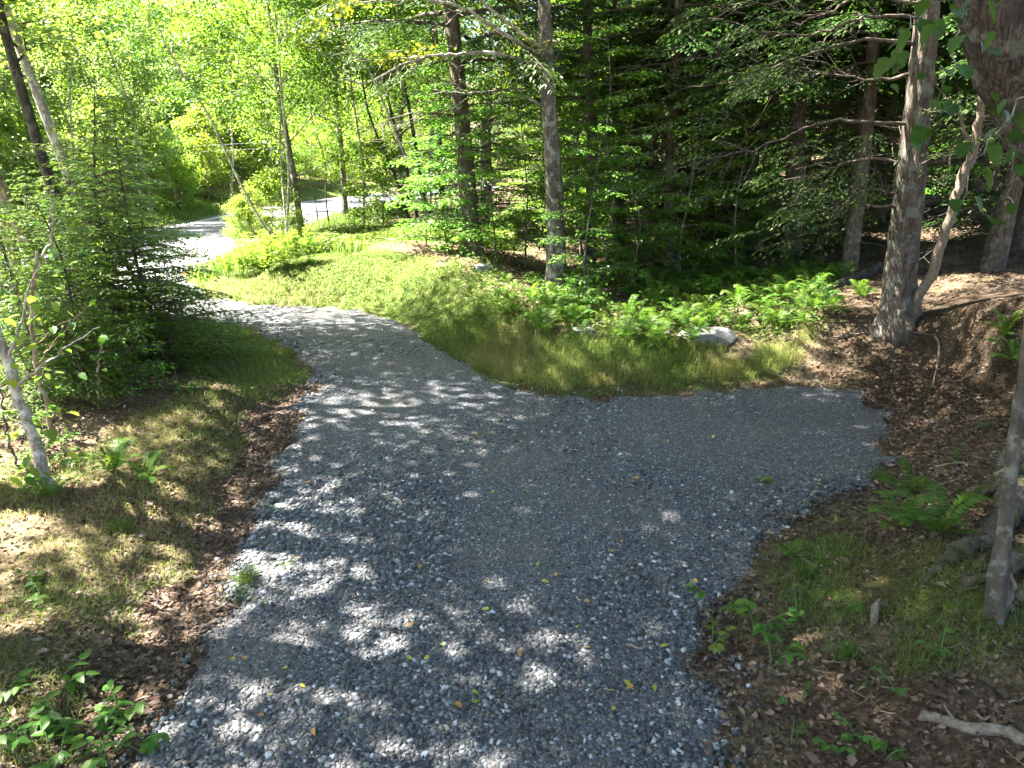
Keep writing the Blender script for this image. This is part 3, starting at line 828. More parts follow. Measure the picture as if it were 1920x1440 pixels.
for i, (a, b, ln, v) in enumerate(CL):
    place('clump_trunk', V[v], at(a, b), ['dark', 'dark', 'pale', 'dark', 'pale', 'pale'][i] + ' slim trunk in the leaning clump behind the grassy knoll, ' + ['first', 'second', 'fourth', 'fifth', 'last', 'third'][i] + ' from the left',
          'tree', 'clump of leaning trunks behind the knoll', rz=i * 1.7, s=.9 + .08 * i, lean=(ln, .02 * i))
place('big_trunk_tree', V['hemB'], at(890, 478), 'thick trunked hemlock behind the grassy knoll, left of the lichen covered tree', 'tree', rz=.5, s=1.0, lean=(-.06, 0))
for i, (a, b, v, s, l) in enumerate([
    (478, 466, 'bush', .62, 'bright maple bush beside the road at the foot of the pale clump'),
    (515, 458, 'bush', .8, 'leafy bush around the feet of the pale three stemmed clump'),
    (452, 468, 'bush', .5, 'small bright bush at the near edge of the road'),
    (720, 445, 'bush', 1.0, 'leafy bush left of the leaning clump of trunks'),
    (840, 470, 'layC', 1.2, 'layered sapling left of the thick hemlock trunk'),
    (868, 480, 'layA', .95, 'layered sapling in front of the thick hemlock trunk'),
    (800, 462, 'layC', .8, 'leafy sapling at the foot of the leaning clump of trunks'),
    (560, 474, 'bush', .4, 'small bush right of the pale three stemmed clump')]):
    place('bush', V[v], at(a, b), l, 'bush', 'bushes beside the road', rz=i, s=s)
# crowns over the middle of the picture
for i, (x, y, v, s, l) in enumerate([
    (-9.0, 40, 'mapleA', .95, 'maple standing between the road and the forest, left of the birch'),
    (-5.5, 37, 'mapleB', .9, 'maple behind the lone birch at the edge of the forest'),
    (-3.0, 33, 'hemC', 1.0, 'hemlock with drooping sprays behind the leaning clump of trunks'),
    (-6.5, 46, 'mapleC', 1.1, 'pale leafed maple far behind the birch'),
    (-1.5, 40, 'mapleA', 1.0, 'maple in the gap behind the leaning clump'),
    (-0.8, 27, 'hemC', .95, 'drooping hemlock left of the lichen covered tree'),
    (-1.8, 47, 'mapleB', .9, 'maple behind the forest edge right of the road')]):
    place('maple_tree' if 'maple' in v else 'hemlock_tree', V[v], ground_at(x, y), l, 'tree', 'trees behind the knoll', rz=i * 1.4, s=s, lean=(-.03, 0))

# ------------------------------------------------------------------ background wood beyond the road
rg = random.Random(3)
BG = []
for row, (y, x0, x1, n) in enumerate([(46, -38, -25, 4), (55, -44, -25, 5), (63, -50, -25, 6), (74, -50, -20, 8), (88, -60, 0, 12), (104, -75, 20, 14), (120, -85, 30, 14)]):
    for k in range(n):
        x = x0 + (x1 - x0) * (k + rg.uniform(.1, .9)) / n; yy = y + rg.uniform(-4, 4)
        if float(road_dist(np.array([x]), np.array([yy]))[0]) < 7.5: continue
        BG.append((x, yy, row))
for k in range(8): BG.append((-27 - rg.uniform(0, 10), 14 + k * 4 + rg.uniform(-1, 1), 9))
for i, (x, y, row) in enumerate(BG):
    v = rg.choice(['farA', 'farB', 'farC'] if row > 0 else ['farA', 'farC'])
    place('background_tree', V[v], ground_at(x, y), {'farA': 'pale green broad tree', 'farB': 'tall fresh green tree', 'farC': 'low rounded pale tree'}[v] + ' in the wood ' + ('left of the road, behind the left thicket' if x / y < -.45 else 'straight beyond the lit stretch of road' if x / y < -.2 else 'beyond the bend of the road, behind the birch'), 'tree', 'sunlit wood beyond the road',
          rz=rg.uniform(0, 6.28), s=rg.uniform(.85, 1.1) * float(np.clip(.42 + .034 * (road_dist(np.array([x]), np.array([y]))[0] - 8), .42, 1.0)))

rg = random.Random(21)
for i in range(60):
    k = 22 + int((i % 34) * 1.5); q = ROAD_C[min(k, 88)]; t = nrm(ROAD_C[min(k, 88) + 1] - q)
    x, y = q + np.array([-t[1], t[0]]) * (ROAD_W / 2 + (rg.uniform(2.2, 7) if i < 34 else rg.uniform(7, 17)))
    place('verge_shrub', V['bush'], ground_at(x, y), ('sunlit shrub at the edge of the far verge ' if i < 34 else 'large sunlit shrub up the slope of the far verge ') + ('near the left thicket' if y < 42 else 'above the lit stretch of road' if y < 62 else 'along the bend of the road'), 'shrub', 'shrubs on the far verge of the road', rz=rg.uniform(0, 6), s=rg.uniform(.8, 1.7) if i < 34 else rg.uniform(1.4, 2.4))
for i, (x, y, s, ln) in enumerate([(-19.3, 40, 1.05, -.04), (-20.1, 41.5, 1.15, .03), (-19.0, 50, 1.2, -.06), (-21.5, 36, 1.1, -.1), (-18.2, 58, 1.25, -.05), (-14.5, 70, 1.3, -.03), (-20.5, 46, 1.2, .02)]):
    place('verge_birch', V['slimA'], ground_at(x, y), 'slim pale trunk beyond the road, ' + ['left of a close pair', 'right of a close pair', 'above the middle of the lit road', 'nearest the left thicket', 'where the road begins to bend', 'farthest along the bend', 'just right of the close pair'][i], 'tree', 'slim pale trunks on the far verge', rz=i * 1.1, s=s, lean=(ln, 0))
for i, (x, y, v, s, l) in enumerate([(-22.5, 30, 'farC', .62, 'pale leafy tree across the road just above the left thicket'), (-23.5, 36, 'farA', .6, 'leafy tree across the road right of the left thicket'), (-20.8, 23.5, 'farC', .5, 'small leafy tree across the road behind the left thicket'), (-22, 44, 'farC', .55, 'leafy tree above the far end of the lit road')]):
    place('background_tree', V[v], ground_at(x, y), l, 'tree', 'trees across the road', rz=i * 1.7, s=s)

# ------------------------------------------------------------------ dark forest on the right
FT = [((1105, 505), 'hemA', .9), ((1212, 498), 'hemC', .75), ((1256, 505), 'hemA', .95), ((1420, 468), 'hemA', .95), ((1483, 475), 'hemB', 1.05), ((1352, 470), 'hemC', .8), ((1160, 470), 'hemA', 1.0)]
names_ = ['nearest dark hemlock right of the lichen covered tree', 'slim pale lit hemlock trunk beside the sunlit patch of needles', 'straight hemlock trunk in front of the sunlit patch of needles',
          'straight slim hemlock trunk left of the thick sunlit trunk', 'thick sunlit hemlock trunk rising from the far ferns', 'thin hemlock in the gap behind the ferns', 'dark hemlock deep behind the lichen covered tree']
for i, ((a, b), v, s) in enumerate(FT):
    place('forest_hemlock', V[v], at(a, b), names_[i], 'tree', 'hemlocks at the forest edge', rz=i * 1.2, s=s, lean=(-.02, 0))
rg = random.Random(8)
for row, (y, x0, x1, n) in enumerate([(24, 7, 24, 6), (29, 2, 27, 9), (34, 1, 31, 10), (40, 0, 36, 11), (46, 1, 40, 12), (50, 0, 44, 14), (58, 2, 52, 14), (68, 8, 60, 13), (80, 14, 70, 12)]):
    for k in range(n):
        x = x0 + (x1 - x0) * (k + rg.uniform(.15, .85)) / n; yy = y + rg.uniform(-2, 2)
        place('deep_forest_hemlock', V[rg.choice(['hemD', 'hemD', 'hemC'] if row > 3 else ['hemA', 'hemB'])], ground_at(x, yy), 'dark hemlock in the shaded forest ' + ['first row behind the ferns', 'second row behind the ferns', 'middle rows behind the ferns', 'middle rows behind the ferns', 'far rows behind the ferns', 'far rows behind the ferns'][min(row, 5)] + (', left part' if x / yy < .2 else ', middle part' if x / yy < .45 else ', right part'), 'tree', 'hemlocks deep in the shaded forest',
              rz=rg.uniform(0, 6.28), s=rg.uniform(.85, 1.15), lean=(rg.uniform(-.04, .02), 0))
for i, (x, y, s) in enumerate([(11.5, 14.5, 1), (12.5, 18, 1.0), (16, 9, .95), (10.5, 3, .9), (17, 20, 1), (9.5, 17.5, .9)]):
    place('forest_hemlock', V['hemB' if i % 2 else 'hemA'], ground_at(x, y), ['hemlock standing right behind the brown trunk on the bank', 'hemlock in the shade beyond the dead leaning trunk', 'hemlock beyond the right edge of the picture', 'hemlock beyond the right edge nearest the camera', 'hemlock in the far corner of the forest at the right edge', 'dark hemlock left behind the brown trunk on the bank'][i], 'tree', 'hemlocks at the right edge', rz=i, s=s)
for i, (x, y, v, s, l) in enumerate([(7.8, 16.8, 'hemA', .95, 'slim hemlock in the shade left of the brown trunk on the bank'), (10.2, 15.4, 'hemB', .9, 'hemlock in the shade behind the dead leaning trunk'), (9.3, 20.5, 'hemC', .8, 'low branched hemlock behind the rotting log'), (6.0, 22.5, 'hemC', .75, 'low branched hemlock behind the far end of the ferns'), (13.5, 21, 'hemC', .9, 'low branched hemlock in the dark right of the rotting log')]):
    place('forest_hemlock', V[v], ground_at(x, y), l, 'tree', 'hemlocks at the forest edge', rz=i * 1.9, s=s)
rg = random.Random(44)
for i in range(22):
    x, y = rg.uniform(1.5, 17), rg.uniform(21.5, 31)
    place('deep_sapling', V[rg.choice(['layB', 'layA'])], ground_at(x, y), 'dim layered sapling in the shade between the hemlock trunks', 'sapling', 'saplings in the shaded forest', rz=rg.uniform(0, 6), s=rg.uniform(.8, 1.25))
# layered understory
US = [(1060, 500, 'layA', 1.0), (985, 500, 'layA', .85), (1130, 540, 'layB', .85), (1180, 545, 'layC', 1.1), (930, 490, 'layC', 1.1), (1300, 500, 'layB', .8), (1390, 480, 'layA', 1.0), (1230, 480, 'layB', 1.0), (1010, 470, 'layB', 1.0), (1090, 480, 'layB', 1.1), (1530, 470, 'layA', .8), (1275, 530, 'layA', .9), (1380, 515, 'layB', .75), (1100, 560, 'layC', .95)]
ul = ['layered beech sapling in front of the lichen covered trunk', 'layered beech sapling left of the lichen covered trunk', 'twin stemmed sapling rising from the left end of the ferns', 'low leafy sapling among the left ferns',
      'low bright sapling at the right foot of the knoll', 'layered sapling behind the middle of the ferns', 'layered sapling left of the thick sunlit trunk', 'layered sapling behind the sunlit needles', 'tall layered sapling behind the lichen covered tree on its left', 'tall layered sapling behind the lichen covered tree on its right', 'layered sapling right of the thick sunlit trunk', 'layered sapling standing among the middle ferns', 'layered sapling at the back right of the ferns', 'low layered sapling at the left front of the ferns']
for i, (a, b, v, s) in enumerate(US):
    place('understory_sapling', V[v], at(a, b), ul[i], 'sapling', 'understory saplings', rz=i * 2.3, s=s)

# ------------------------------------------------------------------ the lichen covered tree in the middle
def px_path(pts, Y0, dY=0.0, n=None):
    """photo pixels at a given distance, drifting dY nearer along the path"""
    m = len(pts)
    P = np.array([at_depth(a, b, Y0 - dY * i / max(1, m - 1)) for i, (a, b) in enumerate(pts)])
    return spline(P, n or 4 * m)

def part_tube(name, path, r0, r1, mat, parent, origin, sides=7, twigs=0, tl=.6, seed=0, jit=.012, wob=.2, furrow=0., flare=0.):
    b = Buf(); rg = np.random.default_rng(seed)
    path = path - np.array(origin)
    path = path + np.concatenate([[[0, 0, 0]], rg.normal(0, jit, (len(path) - 1, 3))])
    tube(b, path, np.linspace(r0, r1, len(path)), sides, wob=wob, furrow=furrow, flare=flare)
    ends = []; b_ = b; b = Buf()
    for i in range(twigs):
        f = rg.uniform(.25, .98); q = along(path, f)
        k = min(int(f * (len(path) - 1)), len(path) - 2)
        d = nrm(path[k + 1] - path[k]); s = nrm(np.cross(d, rg.normal(0, 1, 3)))
        l = tl * rg.uniform(.4, 1.2)
        e1 = q + (d * .75 + s * .65) * l * .5; e2 = e1 + (d * .6 + s * .3 + rg.normal(0, .25, 3)) * l * .5
        tube(b, np.array([q, e1, e2]), np.array([max(.25 * r0, .004), .004, .0015]), 4, cap=False)
        for _ in range(2):
            e3 = e1 + (e2 - e1) * rg.uniform(.1, .8); tube(b, np.array([e3, e3 + (d + rg.normal(0, .5, 3)) * l * .28]), np.array([.0035, .0012]), 3, cap=False)
        ends.append(e2)
    o = obj(name, b_.mesh(name, mat, True), parent)
    if twigs: obj('twigs', b.mesh('twigs', mat, True), o)['kind'] = 'stuff'
    return o, ends

base = at(1040, 545); Y0 = base.y
ct = tag(obj('lichen_tree', None, None, base), 'tall grey lichen covered tree with long bare limbs in the middle', 'tree')
tb = Buf()
tp = px_path([(1040, 552), (1040, 480), (1041, 400), (1036, 300), (1029, 200), (1024, 100), (1020, 0), (1016, -120), (1010, -280), (1004, -430)], Y0, 0, 150) - np.array(base)
tp[0, 2] -= .3
rad = np.interp(np.linspace(0, 1, 150), [0, .05, .3, .6, 1], [.23, .2, .175, .135, .06])
tube(tb, tp, rad, 40, wob=.05, furrow=.12, flare=.35)
obj('trunk', tb.mesh('trunk', M['bark_grey'], True), ct)
LIMBS = [([(1020, 97), (993, 93), (960, 72), (923, 50), (885, 24), (847, 7), (773, -2), (673, 5)], 1.5, .05, 10),
         ([(1018, 125), (973, 110), (913, 98), (853, 103), (807, 105), (750, 123), (690, 155), (640, 147)], 2.0, .045, 14),
         ([(790, 107), (735, 111), (683, 112), (655, 95), (636, 74)], .6, .022, 9),
         ([(1030, 200), (1013, 197), (985, 180), (963, 160)], .3, .04, 2),
         ([(968, 166), (920, 172), (873, 175), (840, 172), (813, 168)], .5, .022, 5),
         ([(1020, 95), (993, 73), (937, 30), (890, -4), (820, -40)], .9, .045, 4),
         ([(1031, 135), (1040, 118), (1048, 97), (1053, 57)], .2, .022, 1),
         ([(1024, 85), (985, 45), (970, 0), (960, -40)], .2, .03, 2)]
off = {2: 2.0 * .45, 4: .3}
for i, (pts, dY, r, tw) in enumerate(LIMBS):
    part_tube('limb', px_path(pts, Y0 - off.get(i, 0), dY), r, r * .3, M['bark_pale'] if i in (0, 1, 2, 5) else M['bark_grey'], ct, base, twigs=tw, tl=.9, seed=40 + i)
lb = Buf(); rgn = np.random.default_rng(77)
C = np.array([at_depth(*p) for p in [(775, 100, Y0 - 1.2), (800, 95, Y0 - 1.2), (740, 108, Y0 - 1.5), (930, 50, Y0 - .4), (940, 140, Y0 - .4), (1000, 85, Y0 - .3), (985, 120, Y0 - .3), (590, 45, Y0 - 1), (620, 20, Y0 - 1), (575, 80, Y0 - 1), (650, 8, Y0 - 1.2), (700, 0, Y0 - 1.2)]]) - np.array(base)
leaf_cloud(lb, C, 45, .22, .35, .11, rgn)
obj('crown', lb.mesh('crown', M['leaf_gold']), ct)['kind'] = 'stuff'
top = V['mapleB']
lb2 = Buf(); C = np.array([[rgn.normal(-1.3, 2.6), rgn.normal(-2.2, 2.6), rgn.uniform(8.5, 15)] for _ in range(230)])
leaf_cloud(lb2, C, 28, .45, .6, .15, rgn)
obj('crown', lb2.mesh('crown', M['leaf']), ct)['kind'] = 'stuff'

# ------------------------------------------------------------------ the hemlock on the cut bank, right
base = at(1687, 600); Y1 = base.y
rt = tag(obj('bank_hemlock', None, None, base), 'brown straight hemlock trunk standing on top of the cut bank with long drooping bare branches', 'tree')
tb = Buf()
tp = px_path([(1684, 612), (1686, 560), (1692, 470), (1702, 380), (1713, 280), (1723, 180), (1733, 80), (1742, -20), (1756, -150), (1775, -300), (1790, -460)], Y1, 0, 170) - np.array(base)
tp[0, 2] -= .3
rad = np.interp(np.linspace(0, 1, 170), [0, .05, .12, .5, 1], [.3, .27, .245, .19, .09])
tube(tb, tp, rad, 52, wob=.05, furrow=.13, flare=.5)
obj('trunk', tb.mesh('trunk', M['bark_hemlock'], True), rt)
BR = [([(1728, 30), (1700, 32), (1623, 32), (1557, 55), (1513, 65), (1447, 62), (1383, 60)], 1.2), ([(1722, 85), (1627, 75), (1513, 102), (1447, 127), (1363, 163)], .8),
      ([(1712, 232), (1613, 228), (1543, 230), (1497, 247), (1447, 267), (1390, 287), (1290, 300)], 1.0), ([(1700, 303), (1613, 300), (1547, 320), (1500, 345)], -.6),
      ([(1692, 388), (1640, 386), (1597, 380), (1557, 380)], .5), ([(1715, 140), (1640, 150), (1560, 140), (1500, 150), (1430, 190)], -.8),
      ([(1735, 10), (1620, -10), (1560, 20), (1500, 28), (1420, 5), (1340, 12)], -.5), ([(1707, 310), (1770, 300), (1810, 280), (1830, 255)], .4), ([(1690, 362), (1650, 358), (1610, 345)], .6)]
fo = Buf(); fob = Buf()
for i, (pts, dY) in enumerate(BR):
    _, ends = part_tube('branch', px_path(pts, Y1, dY), .028, .006, M['twig'], rt, base, sides=6, twigs=16, tl=1.0, seed=60 + i)
    rr = np.random.default_rng(90 + i)
    for e in ends:
        spray(fo, fob, e, rr.uniform(2.2, 4.2), rr.uniform(.45, .95), .35, rr, .12, .026, 14)
obj('foliage', fo.mesh('foliage', M['hemlock']), rt)['kind'] = 'stuff'
rgn = np.random.default_rng(5); fo = Buf(); fob = Buf()
for i in range(60):
    h = rgn.uniform(5.5, 13); spray(fo, fob, np.array([(h / 13) * .8, 0, h]), rgn.uniform(0, 6.28), 3.2 * (1 - .5 * (h - 5) / 9) * rgn.uniform(.6, 1.1), .3, rgn, .24, .045, 8)
obj('crown', fo.mesh('crown', M['hemlock']), rt)['kind'] = 'stuff'
obj('branches', fob.mesh('branches', M['twig']), rt)['kind'] = 'stuff'

# dead leaning pole beside it
b2 = at(1712, 602)
dl = tag(obj('dead_leaning_trunk', None, None, b2), 'thin bare dead trunk leaning right beside the brown hemlock on the bank', 'dead tree')
part_tube('trunk', px_path([(1708, 606), (1722, 560), (1748, 510), (1770, 440), (1795, 360), (1822, 290), (1836, 225), (1842, 180)], b2.y, .4, 30), .085, .05, M['deadwood'], dl, b2, sides=8)
part_tube('branch_stub', px_path([(1825, 285), (1810, 245), (1790, 200), (1770, 185)], b2.y - .35), .035, .015, M['deadwood'], dl, b2, sides=6, twigs=3, tl=.5)
part_tube('branch_stub', px_path([(1818, 262), (1790, 275), (1770, 300)], b2.y - .3), .012, .006, M['deadwood'], dl, b2, sides=5, twigs=4, tl=.5)

# ------------------------------------------------------------------ the big near tree at the right edge with mossy roots
base = Vector((5.05, 5.9, 0)); base.z = hz(base.x, base.y)
nt_ = tag(obj('big_rooted_tree', None, None, base), 'thick dark trunk in the top right corner above mossy spreading roots', 'tree')
tb = Buf()
tp = np.concatenate([[np.array(base) - [0, 0, .4]], [np.array(base)], [np.array(base) + [.06, .05, .6]], [at_depth(2060, 430, 6.3)], [at_depth(1965, 235, 6.3)], [at_depth(1895, 90, 6.3)], [at_depth(1850, -60, 6.3)], [at_depth(1830, -300, 6.3)], [at_depth(1810, -700, 6.3)]])
tp = spline(tp, 160) - np.array(base)
rad = np.interp(np.linspace(0, 1, 160), [0, .12, .25, .6, 1], [.52, .46, .36, .31, .16])
tube(tb, tp, rad, 60, wob=.05, furrow=.12, flare=.4)
obj('trunk', tb.mesh('trunk', M['bark_big'], True), nt_)
def groundpath(pts, lift):
    out = []
    for i, (a, b) in enumerate(pts):
        p = at(a, b); l = lift[i] if hasattr(lift, '__len__') else lift
        out.append((p.x, p.y, p.z + l))
    return spline(out, 7 * len(out))
for i, (pts, r0, r1, lift) in enumerate([
    ([(2010, 940), (1910, 950), (1860, 1010), (1815, 1040), (1770, 1065), (1740, 1090)], .13, .035, [.2, .12, .06, .02, .0, -.03]),
    ([(2010, 890), (1890, 915), (1830, 935), (1800, 945), (1770, 940)], .1, .025, [.14, .08, .04, .01, -.03]),
    ([(2010, 1030), (1890, 1075), (1820, 1105), (1770, 1130)], .1, .03, [.1, .05, .01, -.03]),
    ([(2010, 1090), (1920, 1125), (1860, 1150)], .09, .04, [.06, .02, -.03])]):
    part_tube('root', groundpath(pts, lift), r0, r1, M['bark_root'], nt_, base, sides=14, seed=i, jit=.01, wob=.6)
lb = Buf(); rgn = np.random.default_rng(8)
C = np.array([[rgn.normal(-.8, 2.4), rgn.normal(.8, 2.4), rgn.uniform(7, 14)] for _ in range(170)])
leaf_cloud(lb, C, 24, .45, .6, .15, rgn)
obj('crown', lb.mesh('crown', M['leaf']), nt_)['kind'] = 'stuff'

# near sapling trunk, right edge
b3 = at(1868, 1165)
sp = tag(obj('grey_sapling', None, None, b3), 'smooth grey sapling trunk in front of the mossy roots at the right edge', 'sapling')
part_tube('trunk', px_path([(1866, 1172), (1872, 1100), (1882, 1000), (1893, 900), (1905, 800), (1920, 700), (1940, 540), (1965, 380)], b3.y, -.2, 30), .042, .032, M['bark_smooth'], sp, b3, sides=24, jit=.004, wob=.12, furrow=.06, flare=.8)
part_tube('stub', px_path([(1892, 1172), (1896, 1120), (1898, 1075)], b3.y + .05), .035, .012, M['deadwood'], sp, b3, sides=7)

# ------------------------------------------------------------------ broad leaves that can be picked apart: shared leaf meshes
def leaf_mesh(name, mat, seed, w=.62, teeth=.04, heart=.1):
    """a real leaf outline with midrib fold and droop: about 24 triangles, base at origin, pointing +Y, length 1"""
    rg = np.random.default_rng(seed)
    t = np.array([0, .08, .2, .35, .5, .65, .8, .92, 1.0])
    hw = w * .5 * np.array([.1, .62, .93, 1, .92, .74, .48, .2, 0])
    b = Buf(); rows = []
    for i, (a, h) in enumerate(zip(t, hw)):
        hh = h * (1 + rg.uniform(-1, 1) * teeth * 2)
        y = a - (heart * .5 if i == 1 else 0)
        z = -.22 * a ** 2 + .02
        rows.append([(-hh, y, z + .16 * hh), (0, a, z - .02), (hh, y, z + .16 * hh)])
    Vv = np.array(rows).reshape(-1, 3); Q = []
    for i in range(len(t) - 1):
        for j in (0, 1):
            k = i * 3 + j; Q.append((k, k + 1, k + 4, k + 3))
    b.add(Vv, Q=np.array(Q), rnd=rg.random())
    return b.mesh(name, mat, True)
BL = [leaf_mesh('leaf', M['leaf_near'], s, w) for s, w in ((1, .62), (2, .7), (3, .55))]
BLY = [leaf_mesh('leaf', M['leaf_yellow'], s, w) for s, w in ((4, .6), (5, .68))]
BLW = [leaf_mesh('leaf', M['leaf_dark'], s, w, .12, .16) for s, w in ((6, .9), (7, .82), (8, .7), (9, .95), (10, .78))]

def leaf_at(parent, meshes, p, size, az, pitch, roll, rnd):
    m = Matrix.Rotation(az, 3, 'Z') @ Matrix.Rotation(pitch, 3, 'X') @ Matrix.Rotation(roll, 3, 'Y')
    return obj('leaf', rnd.choice(meshes), parent, p, m.to_euler(), size)

def leafy_plant(name, loc, label, cat, group, stems, n_per, h, size, meshes, seed, lean=.35, parts_cap=None):
    """low plant: thin stems, each leaf its own part"""
    rnd = random.Random(seed); rgn = np.random.default_rng(seed)
    e = tag(obj(name, None, None, loc), label, cat, group)
    for k in range(stems):
        az = rnd.uniform(0, 6.28); l = rnd.uniform(.4, 1) * lean; hh = h * rnd.uniform(.6, 1.1)
        p = np.array([(0, 0, -.02), (math.cos(az) * l * .4, math.sin(az) * l * .4, hh * .6), (math.cos(az) * l, math.sin(az) * l, hh)])
        p = p + np.array([rnd.uniform(-.05, .05), rnd.uniform(-.05, .05), 0]) * (stems > 1)
        q = spline(p, 8); b = Buf(); tube(b, q, np.linspace(.005, .002, 8), 5)
        obj('stem', b.mesh('stem', M['stem'], True), e)
        for j in range(n_per):
            f = .35 + .65 * (j + .5) / n_per; a = az + (1.3 if j % 2 else -1.3) * (1 - f * .6) + rnd.uniform(-.4, .4)
            leaf_at(e, meshes, along(q, min(f, .99)), size * rnd.uniform(.7, 1.2), a - math.pi / 2, rnd.uniform(-.35, .25), rnd.uniform(-.35, .35), rnd)
    return e

# sapling with broad leaves at the left edge
def left_sapling(path_px, Y, r0, r1, label, bark, leaf_px, size, seed, branches=()):
    p0 = px_path(path_px, Y, 0, 24)
    b0 = p0[0].copy(); b0[2] = hz(b0[0], b0[1])
    e = tag(obj('leafy_sapling', None, None, b0), label, 'sapling', 'broad leafed saplings at the left edge')
    part_tube('trunk', p0, r0, r1, bark, e, b0, sides=9, seed=seed)
    for i, (pp, dy) in enumerate(branches):
        part_tube('branch', px_path(pp, Y, dy), r1 * .35, .004, bark, e, b0, sides=6, seed=seed + i)
    rnd = random.Random(seed); b = Buf()
    for (a, c, s) in leaf_px:
        p = at_depth(a, c, Y + rnd.uniform(-.5, .5)) - b0
        q = p + np.array([rnd.uniform(-.1, .1), rnd.uniform(-.05, .1), rnd.uniform(-.02, .1)])
        tube(b, np.array([q, (q + p) / 2 + [0, 0, .02], p]), .0025, 4, cap=False)
        leaf_at(e, BLY + BL, p, size * s * rnd.uniform(.8, 1.15), rnd.uniform(0, 6.28), rnd.uniform(-.6, .1), rnd.uniform(-.5, .5), rnd)
    obj('petioles', b.mesh('petioles', M['stem']), e)['kind'] = 'stuff'
    return e
rs = random.Random(19)
def cloud(n, x0, x1, y0, y1): return [(rs.uniform(x0, x1), rs.uniform(y0, y1), rs.uniform(.75, 1.2)) for _ in range(n)]
left_sapling([(103, 965), (85, 900), (62, 820), (35, 740), (0, 640), (-60, 480)], 7.0, .065, .045, 'pale barked sapling leaning left with sunlit trunk, nearest at the left edge', M['bark_pale'],
             cloud(40, 0, 140, 540, 820) + cloud(26, 0, 130, 840, 965) + cloud(14, -20, 70, 440, 600), .14, 3, [([(30, 725), (70, 690), (130, 650), (190, 612)], .4), ([(15, 680), (40, 600), (60, 520), (90, 480)], .3)])
left_sapling([(100, 830), (88, 760), (70, 700), (62, 630), (58, 560), (70, 470)], 8.4, .03, .018, 'thin forked sapling behind the pale leaning one at the left edge', M['bark_tan'],
             cloud(46, 0, 200, 450, 720) + [(140, 650, 1), (150, 700, 1), (125, 655, .9)], .12, 4, [([(68, 690), (90, 655), (115, 625), (140, 600), (165, 570)], .5), ([(66, 650), (110, 610), (150, 590)], -.4)])
left_sapling([(172, 800), (186, 740), (184, 690), (192, 640)], 9.6, .022, .014, 'short crooked stem in the shade right of the leaning sapling', M['bark_tan'], cloud(7, 120, 215, 660, 790), .11, 6)
left_sapling([(35, 880), (20, 830), (8, 780), (0, 720)], 7.6, .014, .01, 'thin dark stem left of the pale leaning sapling', M['bark_grey'], cloud(10, 0, 60, 770, 900), .12, 7)
left_sapling([(82, 480), (98, 440), (98, 400), (95, 372)], 8.8, .014, .01, 'hanging pale vine stem in front of the left hemlocks', M['bark_pale'], cloud(7, 40, 110, 440, 500), .12, 8)

for i, (a, b, v, s, l) in enumerate([(335, 655, 'layC', .62, 'bright leafed sapling at the right front of the left thicket'), (215, 705, 'layC', .7, 'leafy sapling between the hemlocks of the left thicket'), (75, 745, 'layC', .8, 'leafy sapling in front of the hemlocks at the left edge'), (30, 660, 'layA', .62, 'taller leafy sapling at the left edge behind the hemlocks'), (140, 690, 'layC', .75, 'leafy sapling under the leaning tan trunk')]):
    place('thicket_sapling', V[v], at(a, b), l, 'sapling', 'leafy saplings in the left thicket', rz=i * 1.3, s=s)
# bright leafy low bush at the foot of the hemlock thicket
place('low_bush', gen_layered(61, 1.1, .1, .75, 12, .09, .012, M['leaf_near'], M['bark_dark'], 70), at(275, 735), 'bright leafy low bush at the foot of the left hemlock thicket', 'bush', s=.9)
place('low_bush', gen_layered(62, .9, .1, .6, 10, .085, .012, M['leaf_near'], M['bark_dark'], 70), at(130, 850), 'low dark green bush behind the bright fern on the left', 'bush', s=.9)

# leaves hanging into the top right corner
def overhang():
    Y = 3.4
    o0 = at_depth(1990, -60, Y)
    e = tag(obj('overhanging_branch', None, None, o0), 'leafy dark green branch hanging into the top right corner close to the camera', 'branch')
    paths = [[(1990, -60), (1900, -30), (1820, -20), (1740, 20), (1690, 70), (1680, 140)], [(1830, -25), (1800, 40), (1790, 100), (1760, 170), (1755, 240)],
             [(1990, 60), (1960, 130), (1910, 200), (1860, 260), (1820, 330), (1800, 390)], [(1985, 180), (1930, 230), (1900, 300), (1905, 380), (1890, 420)]]
    rnd = random.Random(4)
    for i, pp in enumerate(paths):
        q = px_path(pp, Y, .3)
        part_tube('twig', q, .005, .0018, M['bark_grey'], e, o0, sides=5, seed=i)
        for j in range(24 if i < 3 else 18):
            f = .15 + .85 * (j + rnd.random()) / 24
            p = along(q, min(f, .985)) - o0 + np.array([rnd.uniform(-.09, .09), rnd.uniform(-.12, .12), rnd.uniform(-.07, .05)])
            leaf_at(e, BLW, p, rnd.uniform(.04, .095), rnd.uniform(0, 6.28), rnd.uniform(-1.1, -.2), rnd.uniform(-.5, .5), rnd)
overhang()

# seedlings ------------------------------------------------------------
SEED = [(40, 1385, 3, 5, .16, 'leafy seedling in the bottom left corner, second row'), (110, 1350, 2, 5, .16, 'leafy seedling left of the gravel, upper one of the bottom left patch'), (175, 1385, 3, 5, .15, 'leafy seedling in the middle of the bottom left patch'),
        (225, 1350, 2, 5, .14, 'leafy seedling nearest the leaf litter in the bottom left patch'), (270, 1400, 3, 5, .17, 'leafy seedling touching the gravel edge in the bottom left patch'), (100, 1430, 3, 5, .15, 'leafy seedling at the bottom edge left of the gravel'), (15, 1320, 2, 4, .15, 'leafy seedling at the left edge of the bottom left patch'),
        (190, 1436, 3, 5, .15, 'leafy seedling at the bottom edge near the gravel'), (110, 1300, 1, 4, .14, 'small seedling above the bottom left patch')]
for i, (a, b, st, n, h, l) in enumerate(SEED):
    leafy_plant('seedling', at(a, b), l, 'plant', 'seedlings in the bottom left corner', st + 1, n, h, .088, BL, 100 + i, lean=.24)
